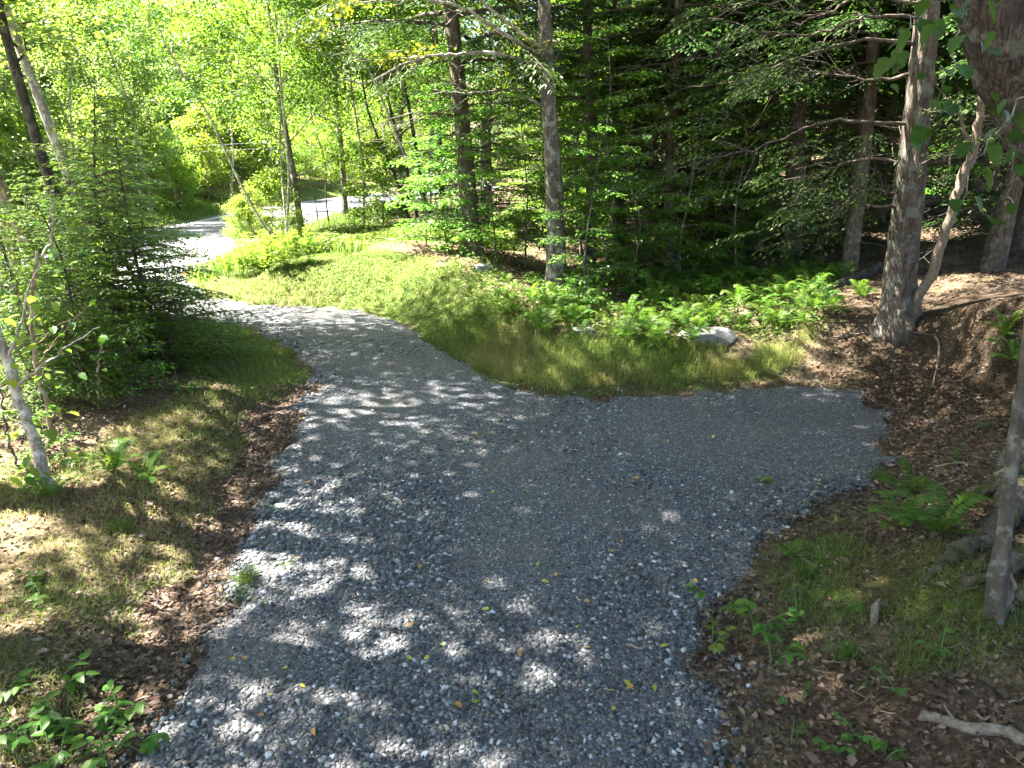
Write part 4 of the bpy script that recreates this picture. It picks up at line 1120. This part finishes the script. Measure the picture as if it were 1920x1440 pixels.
leafy_plant('seedling', at(70, 1125), 'broad leafed plant by itself on the left bank above the bottom left patch', 'plant', None, 4, 5, .14, .09, BL + BLY, 131, lean=.28)
for i, (a, b, st, n, h, sz, l) in enumerate([
    (1345, 1150, 3, 5, .26, .085, 'bramble plant with broad leaves on the right edge of the gravel'), (1335, 1215, 3, 5, .16, .07, 'bright yellow green bramble below the broad leafed one on the gravel edge'),
    (1425, 1200, 5, 6, .24, .075, 'dense dark green bramble right of the gravel'), (1455, 1245, 3, 5, .18, .075, 'bramble with one pale leaf at the lower edge of the right patch'), (1490, 1170, 3, 5, .2, .06, 'bramble at the upper right of the gravel edge patch'),
    (1610, 1165, 2, 5, .16, .05, 'small leafy plant left of the broken wood on the right bank'), (1760, 1225, 3, 4, .16, .06, 'small leafy plant below the roots of the big tree'), (1690, 1300, 2, 4, .12, .055, 'small plant above the fallen pale branch'),
    (1480, 1310, 2, 4, .1, .05, 'tiny plant in the leaf litter right of the gravel'), (1595, 1390, 3, 5, .12, .05, 'plant near the bottom edge left of the fallen branch'), (1490, 1400, 2, 4, .1, .05, 'tiny plant near the bottom edge right of the gravel'),
    (1660, 1420, 3, 4, .12, .055, 'leafy plant at the bottom edge below the fallen branch'), (1600, 1310, 1, 5, .1, .04, 'tiny pale sprout between the plants on the right bank'), (1560, 1425, 3, 4, .12, .055, 'leafy plant at the bottom edge left of the fallen branch'),
    (1790, 870, 3, 5, .2, .06, 'leafy plant on the dark bank above the roots'), (1830, 810, 2, 5, .2, .06, 'sprig with pale leaves high on the dark bank')]):
    leafy_plant('bramble' if 'bramble' in l else 'small_plant', at(a, b), l, 'plant', 'leafy plants on the right bank', st, n, h, sz, BL if i not in (1,) else BLY, 150 + i, lean=.16 if i > 4 else .26)

# ------------------------------------------------------------------ ferns
def frond_mesh(seed, ln, arch, pin, mat):
    rgn = np.random.default_rng(seed); b = Buf()
    t = np.linspace(0, 1, 9)
    r = np.stack([np.zeros(9), ln * t * (1 - .18 * t), ln * (arch * t * 1.5 - arch * 1.05 * t ** 2.2)], -1)
    tube(b, r, np.linspace(.004, .001, 9), 3, rnd=.4, cap=False)
    n = pin; f = np.repeat(np.linspace(.14, .985, n), 2)
    sg = np.tile([1, -1], n)
    P = along(r, f); tg = nrm(along(r, np.clip(f + .03, 0, 1)) - along(r, np.clip(f - .03, 0, 1)))
    L = ln * .2 * np.sin(np.pi * np.clip(f * .86 + .12, 0, 1)) ** .8 * rgn.uniform(.85, 1.1, 2 * n) + .01
    side = np.array([1., 0, 0])
    D = side * sg[:, None] + tg * .32 + np.array([0, 0, -.12]) + rgn.normal(0, .06, (2 * n, 3))
    up = np.cross(side, tg)
    kites(b, P, D, up, L, ln * .05, fold=.02, mid=.25, rnd=np.clip(rgn.uniform(.1, .9) + rgn.normal(0, .15, 2 * n), 0, 1), bend=.1)
    return b.mesh('frond', mat)
FR = [frond_mesh(s, 1.0, a, 19, M['fern']) for s, a in ((1, .7), (2, .5), (3, .9), (4, 1.1))]
def fern(loc, label, group, n, size, seed, up=.0):
    rnd = random.Random(seed)
    e = tag(obj('fern', None, None, loc), label, 'fern', group)
    a0 = rnd.uniform(0, 6.28)
    for k in range(n):
        obj('frond', rnd.choice(FR), e, (0, 0, .01), (rnd.uniform(-.1, .45) + up, 0, a0 + 6.28 * k / n + rnd.uniform(-.3, .3)), size * rnd.uniform(.7, 1.15))
    return e
for i, (a, b, s, l) in enumerate([(215, 895, .5, 'bright yellow green sunlit fern on the left bank'), (275, 905, .36, 'low sunlit fern right of the bright one on the left bank'), (95, 945, .35, 'fern at the foot of the pale leaning sapling'),
    (1755, 1010, .52, 'large dark fern with one sunlit frond in front of the mossy roots'), (1690, 1000, .38, 'fern left of the large one in front of the mossy roots'), (1900, 690, .55, 'fern hanging over the dark bank at the right edge'), (1880, 640, .45, 'fern on top of the dark bank at the right edge'),
    (1700, 930, .35, 'fern on the slope between the gravel and the mossy roots'), (1480, 1050, .24, 'small upright fern beside the gravel on the right')]):
    fern(at(a, b), l, None, 9, s, 300 + i)
rg = random.Random(12); cnt = 0
front = region([(1000, 640), (1130, 655), (1280, 655), (1310, 615), (1370, 650), (1480, 620), (1600, 575), (1560, 540), (1400, 590), (1250, 600), (1000, 580)])
FX = np.array(FERN_A)
while cnt < 150:
    x, y = rg.uniform(FX[:, 0].min(), FX[:, 0].max()), rg.uniform(FX[:, 1].min(), FX[:, 1].max())
    if float(sdf(FERN_A, np.array([x]), np.array([y]))[0]) > 0: continue
    fr = float(sdf(front, np.array([x]), np.array([y]))[0]) < 0
    if not fr and rg.random() < .35: continue
    cnt += 1
    fern(ground_at(x, y), 'green fern in the bank of ferns behind the pale flat stone', 'ferns of the bank behind the pale stone', 7, rg.uniform(.36, .62), 400 + cnt)
for i in range(26):
    a, b = rg.uniform(900, 1060), rg.uniform(520, 600)
    fern(at(a, b), 'small fern at the foot of the lichen covered tree', 'ferns at the foot of the lichen tree', 6, rg.uniform(.25, .42), 600 + i)

def slab_mesh(name, mat, seed, sx, sy, sz):
    import bmesh
    rg = np.random.default_rng(seed); bm = bmesh.new()
    bmesh.ops.create_icosphere(bm, subdivisions=3, radius=1)
    A = nrm(rg.normal(0, 1, (9, 3)) * [1, 1, .5]); Dk = rg.uniform(.62, .95, 9)
    for v in bm.verts:
        c = np.array(v.co)
        for a, d in zip(A, Dk):
            k = c @ a
            if k > d: c = c - a * (k - d) * .92
        c[2] = min(c[2], .55 + .08 * c[0] + rg.uniform(0, .03))
        c = c * (1 + rg.normal(0, .015, 3))
        v.co = Vector((c[0] * sx * .62, c[1] * sy * .62, c[2] * sz))
    me = bpy.data.meshes.new(name); bm.to_mesh(me); bm.free(); me.materials.append(mat)
    return me

# ------------------------------------------------------------------ stones and dead wood
for i, (a, b, sx, sy, sz, rz, l) in enumerate([(1324, 640, .85, .55, .22, .1, 'pale flat topped boulder at the front of the fern bank'), (1190, 640, .45, .3, .14, .3, 'flat pale stone half hidden in grass left of the boulder'),
        (1090, 628, .4, .3, .12, .0, 'flat pale stone at the left end of the ferns'), (907, 507, .42, .3, .16, .4, 'grey stone at the right foot of the knoll'), (1240, 632, .3, .3, .12, 1, 'small pale stone between the boulder and the grass')]):
    me = slab_mesh('boulder', M['rock'], 50 + i, sx, sy, sz)
    tag(obj('boulder', me, None, at(a, b) + Vector((0, 0, sz * .28)), (.05, -.04, rz)), l, 'stone', 'pale stones along the fern bank')
def log(name, pts, r0, r1, label, cat, mat, lift=None, twigs=0, seed=0, sides=9, group=None):
    p = groundpath(pts, r0 * .6 if lift is None else lift)
    b0 = p[0].copy()
    bf = Buf(); rgn = np.random.default_rng(seed)
    q = p - b0; q = q + rgn.normal(0, r0 * .12, q.shape)
    tube(bf, q, np.linspace(r0, r1, len(q)), sides, wob=.25, ridge=.2)
    for i in range(twigs):
        s = along(q, rgn.uniform(.2, .9)); d = rgn.normal(0, 1, 3); d[2] = abs(d[2]) * .5
        tube(bf, np.array([s, s + d * .12]), np.array([r0 * .4, r0 * .15]), 4)
    return tag(obj(name, bf.mesh(name, mat, True), None, b0), label, cat, group)
log('fallen_log', [(1480, 575), (1540, 552), (1600, 528), (1655, 500)], .09, .11, 'long rotting log lying diagonally behind the ferns', 'log', M['bark_dark'])
log('fallen_log', [(1388, 563), (1420, 556), (1446, 551)], .09, .07, 'short pale broken log among the dark ferns', 'log', M['deadwood'])
log('fallen_log', [(1620, 515), (1660, 500), (1700, 492)], .08, .08, 'sunlit log end left of the brown hemlock trunk', 'log', M['deadwood'])
log('fallen_branch', [(1722, 1352), (1760, 1362), (1820, 1372), (1880, 1390), (1930, 1420)], .03, .042, 'thick pale fallen branch in the bottom right corner', 'branch', M['deadwood'], twigs=1, seed=4)
tag(obj('broken_wood', rock_mesh('broken_wood', M['deadwood'], 71, .075, .24, .06, .35, .6), None, at(1640, 1160) + Vector((0, 0, .05)), (.55, .2, -.35)), 'weathered broken chunk of wood sticking out of the right bank', 'wood')
log('gravel_twig', [(710, 843), (735, 850), (757, 862)], .010, .006, 'dark curved twig on the gravel near the bend', 'twig', M['bark_dark'], seed=7, lift=.03, sides=5)
log('gravel_twig', [(1175, 1222), (1200, 1224), (1223, 1222)], .014, .010, 'short pale stick on the gravel at the right', 'stick', M['deadwood'], seed=8, lift=.035, sides=5)
log('gravel_twig', [(1012, 1310), (992, 1350), (985, 1395), (978, 1430)], .004, .003, 'long thin curved straw on the gravel near the bottom edge', 'straw', M['deadwood'], seed=9, lift=.035, sides=4)
log('gravel_twig', [(992, 1040), (1010, 1038), (1028, 1036)], .014, .008, 'small pale stick in the middle of the gravel', 'stick', M['deadwood'], seed=10, lift=.035, sides=5)
log('exposed_root', [(1750, 640), (1758, 662), (1755, 695), (1747, 732)], .018, .008, 'pale root hanging down the face of the cut bank', 'root', M['deadwood'], lift=[.06, .1, .08, .04], sides=6)
log('exposed_root', [(1763, 718), (1790, 720), (1820, 712), (1850, 706)], .010, .006, 'thin pale root lying across the lower bank', 'root', M['deadwood'], lift=.03, sides=5)
log('exposed_root', [(1525, 718), (1555, 738), (1600, 738), (1640, 758)], .010, .005, 'curved thin twig on the litter at the end of the gravel spur', 'twig', M['deadwood'], lift=.03, sides=5)
log('exposed_root', [(1560, 640), (1620, 630), (1700, 632), (1780, 640)], .014, .008, 'thin root along the top of the cut bank', 'root', M['twig'], lift=.03, sides=5)
log('bank_stick', [(1755, 882), (1790, 876), (1830, 878)], .014, .008, 'pale stick above the mossy roots', 'stick', M['deadwood'], lift=.03, sides=5)
log('bank_stick', [(1735, 925), (1780, 912), (1800, 905)], .016, .012, 'thicker pale stick touching the upper mossy root', 'stick', M['deadwood'], lift=.04, sides=5)
rg = random.Random(31)
for i in range(34):
    right = i % 3 != 0
    a, b = (rg.uniform(1440, 1900), rg.uniform(1000, 1430)) if right else (rg.uniform(30, 430), rg.uniform(850, 1250))
    th = rg.uniform(-.9, .9); l = rg.uniform(22, 60)
    log('litter_twig', [(a, b), (a + l * math.cos(th) * .5, b + l * math.sin(th) * .4 + 3), (a + l * math.cos(th), b + l * math.sin(th) * .9)], rg.uniform(.003, .007), .002,
        'thin dead twig in the litter on the ' + ('right bank' if right else 'left bank'), 'twig', M['deadwood'], lift=.03, sides=4, seed=700 + i, group='dead twigs in the litter on the ' + ('right' if right else 'left'))

# yellow leaves dropped on the gravel
YM = []
for s, c in ((1, [(.45, .36, .06)] * 2), (2, [(.42, .24, .07)] * 2), (3, [(.30, .36, .06)] * 2)):
    YM.append(leaf_mesh('fallen_leaf', leaf_mat('fallen_leaf_%d' % s, c, (1.2, 1.1, .8), tfac=.2), 30 + s, .55))
rg = random.Random(77)
for i in range(75):
    for _ in range(60):
        a, b = rg.uniform(380, 1640), 770 + 640 * rg.random()
        p = at(a, b)
        if float(sdf(DRIVE, np.array([p.x]), np.array([p.y]))[0]) < -.15: break
    tag(obj('fallen_leaf', rg.choice(YM), None, p + Vector((0, 0, .045)), (rg.gauss(0, .25), rg.gauss(0, .25), rg.uniform(0, 6.28)), rg.uniform(.04, .07)), 'small yellow fallen leaf lying on the grey gravel', 'leaf', 'yellow fallen leaves on the gravel')
sprig = leafy_plant('fallen_sprig', at(1442, 912) + Vector((0, 0, .03)), 'fallen sprig of pale green leaves lying on the gravel spur', 'sprig', None, 2, 4, .03, .075, BLY, 91, lean=.15)

# ------------------------------------------------------------------ grass and ground cover (uncountable)
def blades(buf, x, y, z, h, w, bend, rnd):
    n = len(x); az = RNG.uniform(0, 6.28, n); d = np.stack([np.cos(az), np.sin(az), np.zeros(n)], -1); s = np.stack([-np.sin(az), np.cos(az), np.zeros(n)], -1)
    P = np.stack([x, y, z], -1); up = np.array([0, 0, 1.])
    b = bend * RNG.uniform(.4, 1.6, n)
    p1 = P + up * (h * .55)[:, None] + d * (h * b * .25)[:, None]
    p2 = P + up * (h * (1 - .45 * b))[:, None] + d * (h * b * .85)[:, None]
    W = (w * .5)[:, None]
    Vv = np.stack([P - s * W, P + s * W, p1 + s * W * .75, p1 - s * W * .75, p2], 1)
    i = np.arange(n)[:, None] * 5
    buf.add(Vv.reshape(-1, 3), T=i + [3, 2, 4], Q=i + [0, 1, 2, 3], rnd=np.repeat(rnd, 5))

def scatter(n, x0, x1, y0, y1, mask, vis=True):
    x = RNG.uniform(x0, x1, n); y = RNG.uniform(y0, y1, n)
    k = RNG.random(n) < mask(x, y)
    if vis: k &= np.abs(x) < .75 * y + .6
    x, y = x[k], y[k]
    return x, y, height(x, y)

def off_drive(x, y, w=.05): return (sdf(DRIVE, x, y) + (vnoise(x * 3, y * 3, 21) - .5) * .42 > w)
gb = Buf()
# knoll: short dense clover and grass
x, y, z = scatter(170000, -8.5, 1.2, 12, 24, lambda x, y: soft(GRASS_A, x, y, .3) * off_drive(x, y, .1) * (x < 1.0) * .85)
cb = Buf()
n = len(x)
kites(cb, np.stack([x, y, z + RNG.uniform(.01, .06, n)], -1), np.stack([RNG.normal(0, 1, n), RNG.normal(0, 1, n), RNG.normal(.1, .4, n)], -1), np.array([0, 0, 1.]) + RNG.normal(0, .5, (n, 3)), RNG.uniform(.02, .045, n), RNG.uniform(.015, .035, n), rnd=np.clip(vnoise(x * 2, y * 2, 50) * .7 + RNG.random(n) * .3, 0, 1))
tag(obj('clover', cb.mesh('clover', M['clover'])), 'short bright green clover covering the grassy knoll', 'clover', kind='stuff')
k = RNG.random(n) < .75
blades(gb, x[k], y[k], z[k], RNG.uniform(.03, .1, k.sum()) * (.6 + 1.3 * vnoise(x[k] * 1.1, y[k] * 1.1, 54) ** 2), RNG.uniform(.005, .009, k.sum()), .6, np.clip(RNG.random(k.sum()) * .5 + .25 * vnoise(x[k], y[k], 59), 0, 1))
# long grass in front of the ferns and on the point
x, y, z = scatter(120000, -1.5, 5.2, 10, 14.5, lambda x, y: soft(GRASS_A, x, y, .25) * (sdf(DRIVE, x, y) > .12 + .5 * vnoise(x * 1.6, y * 1.6, 71) * sstep(.3, 1, x)) * (.2 + .6 * vnoise(x * 2.2, y * 2.2, 51)))
blades(gb, x, y, z, RNG.uniform(.1, .3, len(x)) * (.7 + .6 * vnoise(x * 1.5, y * 1.5, 52)), RNG.uniform(.003, .007, len(x)), .8, np.clip(RNG.random(len(x)) * .6 + .5 * vnoise(x * 1.2, y * 1.2, 53), 0, 1))
# left grass tongue and litter wisps
x, y, z = scatter(70000, -8, -2.5, 9, 17, lambda x, y: soft(GRASS_B, x, y, .4) * off_drive(x, y, .12) * .9)
blades(gb, x, y, z, RNG.uniform(.05, .17, len(x)), RNG.uniform(.004, .007, len(x)), .7, RNG.random(len(x)) * .75)
x, y, z = scatter(170000, -8.5, -2, 3.4, 13, lambda x, y: off_drive(x, y, .55) * sstep(.28, .6, vnoise(x * 1.1, y * 1.1, 55)) * .7)
blades(gb, x, y, z, RNG.uniform(.04, .13, len(x)), RNG.uniform(.003, .005, len(x)), 1.1, np.clip(.15 + .5 * RNG.random(len(x)) + .45 * vnoise(x * .8, y * .8, 57), 0, 1))
# right bank moss grass
x, y, z = scatter(60000, 1.4, 5, 2.8, 8, lambda x, y: soft(MOSS_A, x, y, .4) * off_drive(x, y, .4) * sstep(.35, .65, vnoise(x * 2.1, y * 2.1, 56)) * .9)
blades(gb, x, y, z, RNG.uniform(.04, .14, len(x)), RNG.uniform(.003, .005, len(x)), 1.0, RNG.random(len(x)) * .7)
# verge beyond and road side
x, y, z = scatter(60000, -26, -4, 20, 48, lambda x, y: grass_mask(x, y) * off_drive(x, y, .2) * (sdf(GRASS_A, x, y) > 0))
blades(gb, x, y, z, RNG.uniform(.25, .7, len(x)), RNG.uniform(.015, .035, len(x)), .6, RNG.random(len(x)) * .6)
tag(obj('grass', gb.mesh('grass', M['grass'])), 'green grass along the driveway banks and road verge', 'grass', kind='stuff')
sb = Buf()
x, y, z = scatter(26000, -3, 1.6, 10.5, 16, lambda x, y: sstep(.9, .1, np.hypot((x + .1) / 1.0, (y - 12.3) / 1.3)) * off_drive(x, y, .1))
blades(sb, x, y, z, RNG.uniform(.2, .5, len(x)), RNG.uniform(.003, .006, len(x)), .9, RNG.random(len(x)))
x, y, z = scatter(7000, -8.5, -4, 17, 22, lambda x, y: off_drive(x, y, .05) * sstep(1.2, .3, sdf(DRIVE, x, y)))
blades(sb, x, y, z, RNG.uniform(.1, .35, len(x)), RNG.uniform(.005, .01, len(x)), .8, RNG.random(len(x)))
x, y, z = scatter(40000, -8, 2, 3, 18, lambda x, y: off_drive(x, y, .1) * sstep(.9, .2, sdf(DRIVE, x, y)) * sstep(.55, .75, vnoise(x * 1.7, y * 1.7, 58)) * .35)
blades(sb, x, y, z, RNG.uniform(.03, .12, len(x)), RNG.uniform(.003, .005, len(x)), 1.2, RNG.random(len(x)))
tag(obj('dry_grass', sb.mesh('dry_grass', M['straw'])), 'pale dry wispy grass at the edges of the driveway', 'grass', kind='stuff')

# low leafy cover between the ferns and round the lichen covered tree
gc = Buf()
COVER = region([(830, 500), (960, 490), (1100, 520), (1400, 490), (1560, 520), (1560, 590), (1400, 645), (1180, 660), (1000, 655), (930, 620), (880, 560)])
x, y, z = scatter(60000, -2, 8.5, 11.5, 21, lambda x, y: soft(COVER, x, y, .5) * sstep(.25, .6, vnoise(x * 1.3, y * 1.3, 81)) * .9)
n = len(x)
kites(gc, np.stack([x, y, z + RNG.uniform(.02, .2, n)], -1), np.stack([RNG.normal(0, 1, n), RNG.normal(0, 1, n), RNG.normal(.1, .35, n)], -1), np.array([0, 0, 1.]) + RNG.normal(0, .45, (n, 3)), RNG.uniform(.04, .1, n), RNG.uniform(.025, .055, n), rnd=RNG.random(n))
tag(obj('ground_cover', gc.mesh('ground_cover', M['clover'])), 'low leafy green ground cover between the ferns', 'ground cover', kind='stuff')

# tall herbs behind the knoll
hb = Buf()
x, y, z = scatter(9000, -8.2, 0, 21.5, 30, lambda x, y: sstep(-8.2, -7.5, x) * np.ones_like(x) * .8)
for q in range(7):
    f = (q + 1) / 7
    H_ = .35 + .35 * vnoise(x, y, 60)
    az = RNG.uniform(0, 6.28, len(x))
    kites(hb, np.stack([x, y, z + H_ * f], -1), np.stack([np.cos(az), np.sin(az), .3 + .2 * RNG.random(len(x))], -1), np.array([0, 0, 1.]) + RNG.normal(0, .3, (len(x), 3)), RNG.uniform(.1, .2, len(x)), RNG.uniform(.03, .06, len(x)), rnd=RNG.random(len(x)), bend=.25)
tag(obj('tall_herbs', hb.mesh('tall_herbs', M['clover'])), 'band of tall green herbs behind the grassy knoll', 'herbs', kind='stuff')

def goldenrod_mesh(seed):
    rgn = np.random.default_rng(seed); b = Buf()
    for k in range(16):
        a = rgn.uniform(0, 6.28); r = rgn.uniform(0, .32); h = rgn.uniform(.6, 1.05)
        p = np.array([[r * .5 * np.cos(a), r * .5 * np.sin(a), 0], [r * np.cos(a), r * np.sin(a), h * .6], [r * 1.3 * np.cos(a), r * 1.3 * np.sin(a), h]])
        tube(b, p, .005, 3, cap=False, rnd=.2)
        m = 26; f = rgn.uniform(.2, 1, m); az = rgn.uniform(0, 6.28, m)
        kites(b, along(p, np.clip(f, 0, .99)), np.stack([np.cos(az), np.sin(az), rgn.uniform(.1, .8, m)], -1), np.array([0, 0, 1.]) + rgn.normal(0, .2, (m, 3)), rgn.uniform(.09, .16, m), .028, rnd=rgn.random(m), bend=.2)
    return b.mesh('goldenrod', M['leaf_yellow'])
GM = [goldenrod_mesh(1), goldenrod_mesh(2)]
for i, (a, b, s) in enumerate([(432, 520, .9), (455, 522, 1.0), (480, 518, 1.1), (505, 512, 1.0), (530, 506, 1.0), (556, 500, .9), (470, 500, 1.1), (500, 494, 1.1), (535, 490, 1.0), (580, 492, .9)]):
    tag(obj('goldenrod', GM[i % 2], None, at(a, b), (0, 0, i * 1.3), s), 'bright yellow green leafy herb clump at the left end of the knoll', 'plant', 'herb clumps at the left end of the knoll')

def tuft_mesh(seed, n, h):
    b = Buf(); rgn = np.random.default_rng(seed)
    blades(b, rgn.normal(0, .05, n), rgn.normal(0, .05, n), np.zeros(n), rgn.uniform(.5, 1.1, n) * h, rgn.uniform(.004, .007, n), .8, rgn.random(n) * .45)
    return b.mesh('grass_tuft', M['grass'])
for i, (a, b, n, h, l) in enumerate([(462, 1100, 130, .22, 'green grass tuft growing on the left edge of the gravel'), (535, 1068, 50, .11, 'small grass tuft growing in the gravel at the left'), (450, 1130, 60, .14, 'low grass tuft at the litter edge below the larger tuft'), (515, 965, 40, .12, 'small grass tuft at the gravel edge farther up on the left'),
        (1185, 1085, 30, .06, 'tiny green weed in the gravel right of the middle'), (225, 1000, 160, .2, 'sunlit grass tuft on the left bank'), (1185, 715, 70, .2, 'grass tuft at the edge of the litter near the spur'), (1510, 1085, 90, .2, 'grass tuft on the right bank beside the gravel'), (1585, 1240, 90, .18, 'grass tuft below the broken wood'), (1650, 905, 120, .22, 'grass tuft at the end of the gravel spur')]):
    tag(obj('grass_tuft', tuft_mesh(i, n, h), None, at(a, b)), l, 'grass tuft')

# leaf litter
lbuf = Buf()
def litter(n, x0, x1, y0, y1, mask, s0, s1, lift=.012):
    x, y, z = scatter(n, x0, x1, y0, y1, mask); m = len(x)
    az = RNG.uniform(0, 6.28, m)
    L = RNG.uniform(s0, s1, m)
    P = np.stack([x, y, z + lift * RNG.uniform(.3, 2.2, m)], -1)
    kites(lbuf, P, np.stack([np.cos(az), np.sin(az), RNG.normal(.05, .3, m)], -1), np.array([0, 0, 1.]) + RNG.normal(0, .45, (m, 3)), L, L * RNG.uniform(.3, .75, m), fold=.2, rnd=RNG.random(m) ** 1.5, bend=.1)
litter(110000, -7.5, -1.5, 3, 13, lambda x, y: off_drive(x, y, .0) * np.clip(sstep(1.5, .6, sdf(DRIVE, x, y)) + .22, 0, 1) * (1 - .8 * soft(GRASS_B, x, y)), .02, .065)
litter(80000, 1.2, 7, 2.8, 10.5, lambda x, y: off_drive(x, y, .0) * (1 - .6 * soft(MOSS_A, x, y)) * .9, .018, .06)
litter(9000, 0, 7, 10, 12.5, lambda x, y: off_drive(x, y, .0) * sstep(.75, .25, sdf(DRIVE, x, y) - .6 * sstep(3.5, 5, x)), .025, .06)
litter(36000, -1, 18, 12, 30, lambda x, y: off_drive(x, y, .5) * (1 - soft(GRASS_A, x, y)) * .8, .04, .09)
litter(9000, -12, -4.5, 9, 20, lambda x, y: off_drive(x, y, .5) * (1 - soft(GRASS_B, x, y)), .04, .08)
litter(60000, -9, 5.6, 3, 18, lambda x, y: (sdf(DRIVE, x, y) < .05) * (.02 + .35 * sstep(-.55, 0, sdf(DRIVE, x, y)) * vnoise(x * 2.5, y * 2.5, 88) ** 2), .015, .05, .03)
litter(9000, -7.5, 7, 3, 11, lambda x, y: off_drive(x, y, .0) * (.25 + .6 * sstep(1.2, .4, sdf(DRIVE, x, y))), .05, .1, .03)
tag(obj('leaf_litter', lbuf.mesh('leaf_litter', M['dead_leaf'])), 'brown dead leaves and needles covering the forest floor', 'leaf litter', kind='stuff')

# ------------------------------------------------------------------ wires over the road
for i, (dz_, l) in enumerate([(0, 'upper pale utility wire crossing the wood beyond the road'), (-.35, 'lower pale utility wire crossing the wood beyond the road')]):
    a, c = at_depth(150, 262, 43), at_depth(470, 268, 47)
    t = np.linspace(-.6, 1.5, 26)[:, None]
    p = a + (c - a) * t + np.array([0, 0, 1.]) * (dz_ - .25 * np.sin(np.clip(t, 0, 1) * np.pi))
    bf = Buf(); tube(bf, p - p[0], .009, 4)
    tag(obj('utility_wire', bf.mesh('utility_wire', M['wire']), None, p[0]), l, 'wire', 'utility wires')
